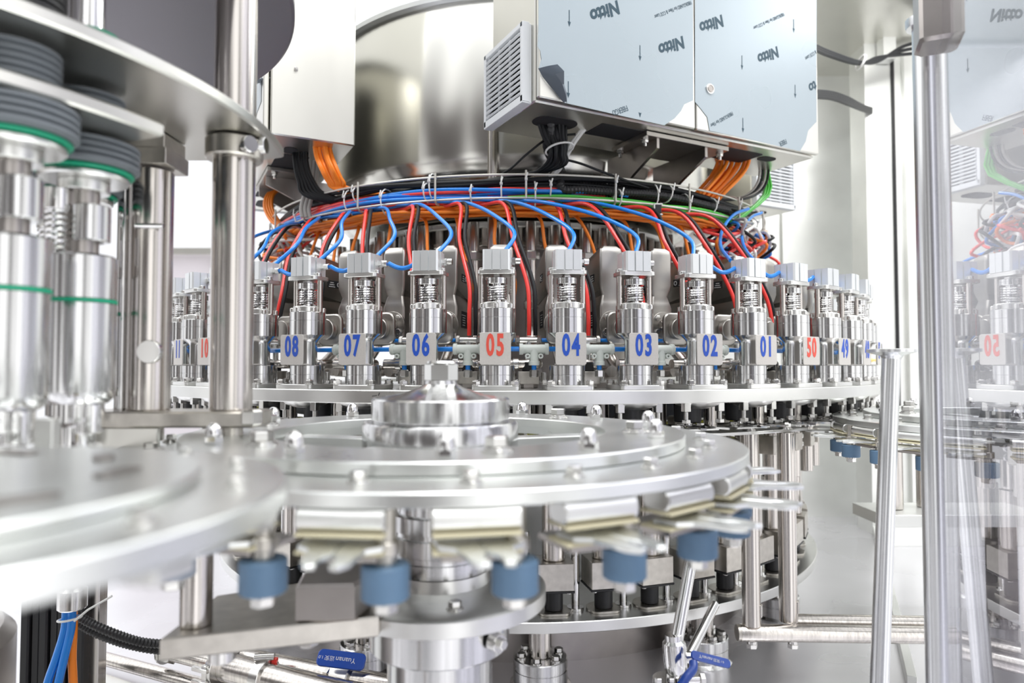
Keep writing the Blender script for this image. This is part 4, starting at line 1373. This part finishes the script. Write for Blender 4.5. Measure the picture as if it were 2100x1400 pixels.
def capping_head(x, y, dz, label):
    t = thing('capping_head', label, 'capping head', (x, y, H + dz), 0, 'capping heads of the turret')
    m = MB().lathe([(0.0225, -0.034), (0.0265, -0.030), (0.0285, -0.022), (0.0285, 0.056), (0.0275, 0.0565), (0.0275, 0.0600), (0.0285, 0.0605), (0.0285, 0.098), (0.026, 0.100)], 48)
    part('main_cylinder', m, M_TURN, t)
    part('green_line', MB().ring(0.0270, 0.0288, 0.0566, 0.0598, 48, 0.0004), M_GRNRING, t, 'thin green line round the cylinder')
    part('lower_cone', MB().lathe([(0.012, -0.085), (0.014, -0.080), (0.014, -0.055), (0.020, -0.050), (0.020, -0.034)], 36), M_POL, t)
    part('cap_chuck', MB().at(0.012, -0.004, 0).cyl(0.0115, -0.060, -0.0342, 24), M_POL, t)
    part('inner_tube', MB().cyl(0.013, 0.0995, 0.160, 28), M_DARKST, t)
    part('coupling', MB().at(0.010, -0.004, 0).cyl(0.0155, 0.112, 0.145, 28), M_TURN, t)
    part('spring', MB().at(-0.0135, -0.016, 0).tube(spring_pts(0.0085, 0.100, 0.138, 7), 0.0017, 6), M_POL, t)
    part('spring_holder', MB().at(-0.0135, -0.016, 0).cyl(0.0105, 0.138, 0.158, 20), M_POL, t)
    part('adapter', MB().cyl(0.021, 0.158, 0.168, 32).cyl(0.0365, 0.168, 0.1735, 40, 0.0015), M_PLATE, t)
    part('green_seal', MB().ring(0.0350, 0.0405, 0.1738, 0.1780, 48, 0.0018), M_GRNRING, t, 'green sealing ring')
    prof = [(0.041, 0.178)]
    z = 0.180
    while z < 0.201:
        prof += [(0.045, z + 0.001), (0.045, z + 0.0035), (0.0415, z + 0.0048)]
        z += 0.0058
    part('lower_bellows', MB().lathe(prof, 48), M_BELLOW, t, 'grey ribbed rubber bellows')
    prof = [(0.028, 0.218)]
    z = 0.219
    while z < 0.247:
        prof += [(0.032, z + 0.001), (0.032, z + 0.0035), (0.0285, z + 0.0048)]
        z += 0.0058
    part('middle_bellows', MB().lathe(prof, 48), M_BELLOW, t, 'grey ribbed rubber bellows')
    prof = [(0.030, 0.268)]
    z = 0.269
    while z < 0.298:
        prof += [(0.034, z + 0.001), (0.034, z + 0.0035), (0.0305, z + 0.0048)]
        z += 0.0058
    part('upper_bellows', MB().lathe(prof, 48), M_BLACK, t, 'black ribbed rubber bellows')
    part('upper_seal', MB().cyl(0.030, z + 0.0002, z + 0.005, 40, 0.002), M_GRNRING, t, 'green sealing ring')
    part('upper_shaft', MB().cyl(0.014, z + 0.0052, z + 0.10, 28), M_POL, t)
    return t


capping_head(-0.392, 0.620, 0.0, 'blurred capping head with green line, complete one nearer the turret posts')
capping_head(-0.390, 0.527, 0.0, 'blurred capping head cut off by the left edge of the view')
capping_head(-0.455, 0.702, 0.0, 'blurred capping head farther back, partly hidden behind the complete one')

m = thing('cap_sensor', 'small cream and steel sensor block under the capping heads at the left edge', 'sensor', (-0.335, 0.50, H - 0.10))
part('sensor_body', MB().box(0.022, 0.018, 0.022, (0, 0, 0.011), 0.002), M_CREAM, m)
part('sensor_stem', MB().box(0.014, 0.010, 0.040, (-0.004, 0, 0.042)), M_PLATE, m)
part('sensor_foot', MB().cyl(0.009, -0.020, 0, 20), M_POL, m)

# ------------------------------------------------------------------ lower left: cable covers, cables, pipes, valve
m = MB()
for i in range(7):
    m.at(-0.955 + 0.018 * i, 1.38 + 0.006 * (i % 2), 0.17).box(0.017, 0.05, 0.34, ch=0.003)
solo('cable_cover', m, M_BLACK, 'black upright ribbed cable cover at lower left', 'cover')
solo('frame_leg', MB().box(0.022, 0.03, 0.44, (0, 0, 0.22), 0.002), M_TUBE, 'square steel leg right of the black cable cover', 'leg post', (-0.832, 1.39, 0))
g = at(148, 1247, 1.25)
t = thing('cable_gland', 'conical steel cable gland with blue and orange cables below, lower left', 'cable gland', g)
part('gland_body', MB().lathe([(0.0225, 0), (0.024, 0.002), (0.024, 0.034), (0.017, 0.040), (0.017, 0.056), (0.0125, 0.060), (0.0125, 0.22)], 32), M_BOLT, t)
part('gland_nut', MB().hexa(0.0215, 0.040, 0.052), M_BOLT, t)
for i, (mt, nm, dx, lab) in enumerate(((M_BLUEC, 'blue_cable', -7, 'blue cable leaving the conical gland, left one'), (M_BLUEC, 'blue_cable', 5, 'blue cable leaving the conical gland, right one'), (M_ORNG, 'orange_cable', 8, 'orange cable hanging beside the two blue ones under the gland'))):
    yy = 1.25 + (0.014 if i == 2 else 0)
    pts = [at(143 + dx, 1245, yy), at(140 + dx, 1290, yy), at(126 + dx * 1.3, 1345, yy), at(112 + dx * 1.8, 1395, yy), at(100 + dx * 2, 1450, yy)]
    if i == 2:
        pts = [at(150, 1245, yy), at(150, 1290, yy), at(148, 1345, yy), at(150, 1395, yy), at(152, 1450, yy)]
    solo(nm, MB().tube(spline(pts, 6), 0.0072, 12), mt, lab, 'cable', smooth=60)
b = at(143, 1268, 1.245)
solo('cable_tie', MB().tube([(0.020 * math.cos(2 * PI * i / 16), 0.014 * math.sin(2 * PI * i / 16), 0.003 * math.cos(2 * PI * i / 16)) for i in range(16)], 0.0020, 6, closed=True)
     .tube([(0.016, -0.012, 0), (0.040, -0.012, 0.020), (0.082, -0.012, 0.044)], 0.0022, 6), M_TIE, 'white cable tie with long tail round the blue cables under the gland', 'cable tie', b)
for i in range(2):
    yy = 1.31 + 0.014 * i
    pts = [at(152, 1258 + 14 * i, yy), at(190, 1280 + 14 * i, yy), at(240, 1301 + 13 * i, yy + .01), at(290, 1316 + 11 * i, yy + .03), at(345, 1321 + 14 * i, 1.38 + .02 * i)]
    solo('corrugated_conduit', MB().tube(spline(pts, 15), 0.0092, 12, corr=0.80), M_BLACK, 'black corrugated conduit reaching the hexagonal pipe union, %s one' % ('upper', 'lower')[i], 'conduit', group='conduits at lower left', smooth=30)
solo('bed_frame_plate', MB().prism([(-1.25, 0.95), (-0.62, 0.95), (-0.45, 1.24), (-0.90, 1.47), (-1.25, 1.10)], 0.0, 0.012, 0.001), M_PLATE, 'raised steel plate on the bed at the lower left corner', 'plate')


def pipe(name_, pts, r_, label, cat='pipe', n=24, mt=None):
    return solo(name_, MB().tube(pts, r_, n), mt or M_TUBE, label, cat)


pipe('bed_pipe', [(-0.905, 1.50, 0.024), (-0.45, 1.29, 0.024)], 0.0135, 'slanting steel tube lying along the bed at lower left')
t = thing('clamped_pipe', 'steel pipe with hexagonal union and two clamps at the lower edge', 'pipe', (0, 0, 0))
P0, P1 = at(342, 1336, 1.41), at(720, 1432, 1.21)
dv = (P1 - P0).normalized()
ang = math.atan2(dv.y, dv.x)
part('thin_section', MB().tube([P0, P0 + dv * 0.155], 0.0150, 24), M_TUBE, t)
part('wide_section', MB().tube([P0 + dv * 0.155, P1], 0.0265, 32), M_TUBE, t)
q = P0
part('union_nut', MB().at(q.x, q.y, q.z, ry=PI / 2, rz=ang).hexa(0.0215, -0.002, 0.024).cyl(0.0245, -0.006, -0.001, 24), M_BOLT, t)
q = P0 + dv * 0.160
cl = part('ferrule_clamp', MB().at(q.x, q.y, q.z, ry=PI / 2, rz=ang).ring(0.0262, 0.041, -0.008, 0.008, 40), M_BOLT, t)
part('clamp_ears', MB().at(q.x - 0.020, q.y - 0.030, q.z - 0.004, rz=ang).box(0.012, 0.014, 0.040).at(q.x - 0.030, q.y - 0.034, q.z + 0.008, rz=ang).box(0.040, 0.008, 0.008).box(0.040, 0.008, 0.008, (0, 0, -0.024)), M_BOLT, cl)
q = P0 + dv * 0.265
cl = part('pipe_clip', MB().at(q.x, q.y, q.z, ry=PI / 2, rz=ang).ring(0.0262, 0.032, -0.011, 0.011, 40), M_BOLT, t)
part('clip_screw', MB().at(q.x, q.y, q.z + 0.036, ry=PI / 2, rz=ang + 0.6).cyl(0.007, -0.018, 0.018, 14), M_BOLT, cl)
part('clip_pad', MB().at(q.x + 0.018, q.y + 0.004, q.z + 0.028).box(0.010, 0.010, 0.009), M_REDC, cl, 'small red pad')
V0, V1 = at(500, 1350, 1.375), at(860, 1418, 1.235)
pipe('valve_pipe', [V0, V1], 0.0200, 'upper steel pipe at the lower edge, carrying the valve with the blue lever')


def lever_text(parent, M, size=0.0085):
    for s_, k_, dx_ in (('Yuanan', 1.0, 0.0), ('\u8fdc\u5b89', 0.75, 2.35), ('1.0', 0.6, 3.6)):
        me = textmesh(s_, size * k_, extrude=0.0001)
        me.transform(M @ Matrix.Translation((size * dx_, 0, 0)))
        me.materials.clear()
        me.materials.append(M_WHITE)
        part('lettering', me, None, parent)


b = at(700, 1356, 1.27)
q = V0.lerp(V1, (b.x - V0.x) / (V1.x - V0.x))
t = thing('ball_valve', 'ball valve with a broad blue lever at the bottom, left of the column', 'valve', (0, 0, 0))
zl = b.z
part('valve_body', MB().at(q.x, q.y, q.z, ry=PI / 2, rz=ang).cyl(0.026, -0.022, 0.022, 28).hexa(0.030, -0.030, -0.018), M_BOLT, t)
part('stem', MB().at(q.x, q.y, q.z + 0.02).cyl(0.009, 0, max(0.01, zl - q.z - 0.02), 16).hexa(0.014, 0.004, 0.011), M_BOLT, t)
Ml = Matrix.Translation((b.x, b.y, zl + 0.003)) @ Matrix.Rotation(R(7), 4, 'Y') @ Matrix.Rotation(R(50), 4, 'X')
lm = MB()
lm.M = Ml
lv = part('lever', lm.prism(rrect(0.088, 0.030, 0.009, 6), -0.003, 0.003, 0.0015), M_HANDLE, t, 'blue vinyl-covered lever')
lever_text(lv, Ml @ Matrix.Translation((0.008, 0, 0.0032)) @ Matrix.Rotation(PI, 4, 'Z'), 0.0125)

# second valve, with two slanting rods, front centre right
t = thing('rod_valve', 'steel valve with slanting rods and blue lever, in front of the carousel feet', 'valve', (0, 0, 0))
Yv = 1.02
part('long_rod', MB().tube([at(1422, 1125, Yv + 0.06), at(1388, 1312, Yv)], 0.0092, 20), M_POL, t)
part('short_rod', MB().tube([at(1466, 1240, Yv + 0.14), at(1412, 1345, Yv + 0.03)], 0.0075, 20), M_POL, t)
c0 = at(1384, 1342, Yv)
m = MB().at(c0.x, c0.y, c0.z, ry=R(-4)).lathe([(0.012, -0.030), (0.0165, -0.022), (0.0175, -0.008), (0.0175, 0.010), (0.0165, 0.018), (0.0125, 0.022), (0.0125, 0.030)], 28)
part('valve_body', m, M_POL, t)
m = MB().at(c0.x + 0.014, c0.y, c0.z - 0.004, ry=PI / 2).cyl(0.0085, 0, 0.016, 20).hexa(0.009, 0.010, 0.020)
part('stem', m, M_BOLT, t)
p1, p2 = at(1415, 1342, Yv - 0.02), at(1500, 1362, Yv - 0.03)
lv = part('lever', MB().at((p1.x + p2.x) / 2, (p1.y + p2.y) / 2, (p1.z + p2.z) / 2, rx=R(48), ry=R(14)).prism(rrect((p2 - p1).length, 0.013, 0.005, 6), -0.002, 0.002, 0.001), M_HANDLE, t, 'blue vinyl-covered lever')
lever_text(lv, Matrix.Translation((p1 + p2) / 2) @ Matrix.Rotation(R(14), 4, 'Y') @ Matrix.Rotation(R(48), 4, 'X') @ Matrix.Translation((-0.008, 0, 0.0022)) @ Matrix.Diagonal((1, -1, 1, 1)), 0.0068)
part('lower_pipe', MB().tube([at(1380, 1362, Yv), at(1376, 1420, Yv), Vector((at(1376, 1420, Yv).x, Yv, 0.002))], 0.0095, 20), M_POL, t)
m = MB()
b = at(1372, 1395, Yv)
m.at(b.x, b.y, b.z).cyl(0.024, -0.006, 0.004, 32)
part('flange', m, M_BOLT, t)
for dx in (-0.018, 0.0, 0.018):
    part('bolt', MB().at(b.x + dx, b.y - 0.014, b.z + 0.004).hexa(0.006, 0, 0.007), M_BOLT, t)
b = at(1398, 1352, Yv - 0.01)
lv = part('lever', MB().tube(spline([at(1422, 1358, Yv - .03), at(1421, 1372, Yv - .04), at(1408, 1388, Yv - .05), at(1392, 1412, Yv - .06)], 6), 0.0062, 12), M_HANDLE, t, 'second blue lever pointing down')
part('cross_bolt', MB().at(c0.x + 0.020, c0.y, c0.z - 0.036, ry=PI / 2).cyl(0.005, -0.02, 0.02, 14).hexa(0.009, 0.016, 0.024), M_BOLT, t)

# ------------------------------------------------------------------ guide posts and rail at the right of the carousel
gz = H - 0.128
t = thing('guide_rail', 'curved flat steel guide plate bolted on two upright posts', 'guide rail', (0, 0, 0))
poly = [(CX + r_ * math.sin(R(a)), CY - r_ * math.cos(R(a))) for r_, rng in ((1.005, range(12, 38, 2)), (0.94, range(36, 10, -2))) for a in rng]
part('rail_plate', MB().prism(poly, gz - 0.004, gz + 0.002, 0.0006), M_PLATE, t)
BZ = H - 0.52
for i, (x, y) in enumerate(((0.468, 1.352), (0.548, 1.372))):
    part('bolt', MB().at(x, y, gz + 0.002).cyl(0.014, 0, 0.002, 24).cyl(0.012, 0.002, 0.004, 24).hexa(0.0125, 0.004, 0.014), M_BOLT, t)
    o = thing('guide_post', 'upright round steel post under the guide rail, %s of the pair' % ('left', 'right')[i], 'post', (x, y, 0), 0, 'pair of posts under the guide rail')
    part('tube', MB().cyl(0.0175, BZ + 0.0145, gz - 0.0045, 32, 0.001), M_TUBE, o)
    part('wrench_flat', MB().at(0.0145, -0.0085, BZ + 0.045, rz=-0.5).box(0.006, 0.012, 0.024), M_TUBE, o)
t = thing('cross_tube', 'horizontal steel tube carrying the two guide posts', 'cross tube', (0, 0, BZ))
part('tube', MB().tube([(0.445, 1.352, 0), (0.86, 1.338, 0)], 0.0165, 28), M_TUBE, t)
part('rear_tube', MB().tube([(0.565, 1.405, 0.002), (0.86, 1.392, 0.002)], 0.0150, 28), M_TUBE, t)
part('end_cap', MB().at(0.4425, 1.352, 0, ry=PI / 2).cyl(0.0155, -0.004, 0.003, 28), M_BLOCK, t)
for x in (0.468, 0.548):
    part('bolt', MB().at(x, 1.352, -0.0165).cyl(0.010, -0.004, 0.002, 20).hexa(0.0105, -0.013, -0.004), M_BOLT, t)

# ------------------------------------------------------------------ stand behind the right star wheel
t = thing('wheel_stand', 'steel shelf and upright tube under the right star wheel', 'stand', (0, 0, 0))
part('shelf', MB().box(0.42, 0.16, 0.030, (1.14, 1.80, 0.262)), M_WALL, t)
part('tube', MB().at(0.995, 1.80, 0).cyl(0.026, 0.278, 0.50, 28), M_TUBE, t)
part('tube', MB().at(1.09, 1.82, 0).cyl(0.018, 0.278, 0.50, 28), M_TUBE, t)
part('stand_leg', MB().box(0.05, 0.05, 0.246, (1.28, 1.80, 0.123)), M_DARKST, t)

# small brass nozzles at the far right end of the turntable
t = thing('nozzle_block', 'steel block with three small brass nozzles at the right end of the turntable', 'nozzle block', cpos(station(10), 1.01, -0.0426))
t2 = t
part('block', MB().box(0.03, 0.03, 0.11, (0, 0, 0.055)), M_PLATE, t2)
for z in (0.03, 0.06, 0.085):
    part('nozzle', MB().at(0.015, -0.012, z, ry=PI / 2).cyl(0.006, 0, 0.012, 14).cyl(0.004, 0.012, 0.024, 12), M_BRASS, t2)
t2.location = (1.075, 2.10, H - 0.0426)

# ------------------------------------------------------------------ foreground right: clear panel, pole, slanting stanchion
e0, e1 = Vector((0.571, 0.920, 0)), Vector((0.30, 0.294, 0))
d = (e1 - e0)
L = d.length
a = math.atan2(d.y, d.x)
m = MB().at((e0.x + e1.x) / 2, (e0.y + e1.y) / 2, 0.80, rz=a).box(L, 0.004, 1.56, ch=0.0005)
o = struct('window_2', m, M_GLASS, smooth=10)
t = thing('door_pole', 'tall blurred steel pole with dark clamp at the edge of the clear panel', 'pole', (0.556, 0.905, 0))
part('tube', MB().cyl(0.0150, 0.0, H + 0.455, 32, 0.001), M_POLE, t)
part('cap', MB().lathe([(0.0215, H + 0.456), (0.0225, H + 0.460), (0.0225, H + 0.468), (0.012, H + 0.472), (0.011, H + 0.482)], 28), M_POLE, t)
part('clamp', MB().at(-0.024, -0.060, H + 0.44, rz=math.atan2(.918, .397)).box(0.055, 0.040, 0.080, ch=0.004), M_DARKST, t, 'dark clamp block')
part('upper_tube', MB().cyl(0.011, H + 0.4825, H + 0.75, 28, 0.001), M_POLE, t)
t = thing('slanting_stanchion', 'slanting round steel stanchion with a flat T-shaped top', 'stanchion', (0, 0, 0))
tp, bt = at(1828, 722, 1.03), Vector((0.535, 1.03, 0.0))
part('tube', MB().tube([bt, bt.lerp(tp, 0.93), tp], 0.0130, 32), M_POLE, t)
m = MB().at(tp.x, tp.y, tp.z).lathe([(0.012, -0.012), (0.016, -0.005), (0.034, 0.000), (0.034, 0.004), (0.030, 0.005)], 36)
part('top_flange', m, M_POLE, t)
# small black sensor with a pale frame clipped under the tray
p = at(1349, 430, 1.50)
t = thing('tray_sensor', 'small black square sensor in a pale frame hanging under the tray, right of the middle', 'sensor', p)
part('sensor_body', MB().box(0.014, 0.012, 0.020, ch=0.001), M_BLACK, t)
part('clip_frame', MB().box(0.019, 0.014, 0.003, (0, 0, 0.0115)).box(0.019, 0.014, 0.003, (0, 0, -0.0115)).box(0.0025, 0.014, 0.026, (-0.0085, 0, 0)), M_TIE, t, 'pale clip frame')
# pen stroke on the rim of the turntable
turntable = [q_ for q_ in COL.objects if q_.name == 'filler_turntable'][0]
mk = MB()
for (xa, ya), (xb, yb) in (((763, 812), (773, 811)), ((776, 811), (778, 805))):
    pts = []
    for px, py in ((xa, ya), (xb, yb)):
        d_ = ray(px, py)
        A = d_.x ** 2 + d_.y ** 2
        B = -2 * (d_.x * CX + d_.y * CY)
        Cc = CX * CX + CY * CY - 1.0483 ** 2
        tt = (-B - math.sqrt(B * B - 4 * A * Cc)) / (2 * A)
        q_ = d_ * tt
        pts.append(Vector((q_.x - CX, q_.y - CY, q_.z + H)))
    mk.tube(pts, 0.0006, 6)
part('pen_mark', mk, M_BLACK, turntable, 'short black pen strokes')
b = at(1765, 128, 2.262)
solo('cable_tie', MB().tube([(0.006 * math.cos(2 * PI * i / 16), 0.030 * math.sin(2 * PI * i / 16), 0.021 * math.cos(2 * PI * i / 16)) for i in range(16)], 0.0035, 6, closed=True), M_TIE,
     'white cable tie round the slack black bundle near the right wall', 'cable tie', b)
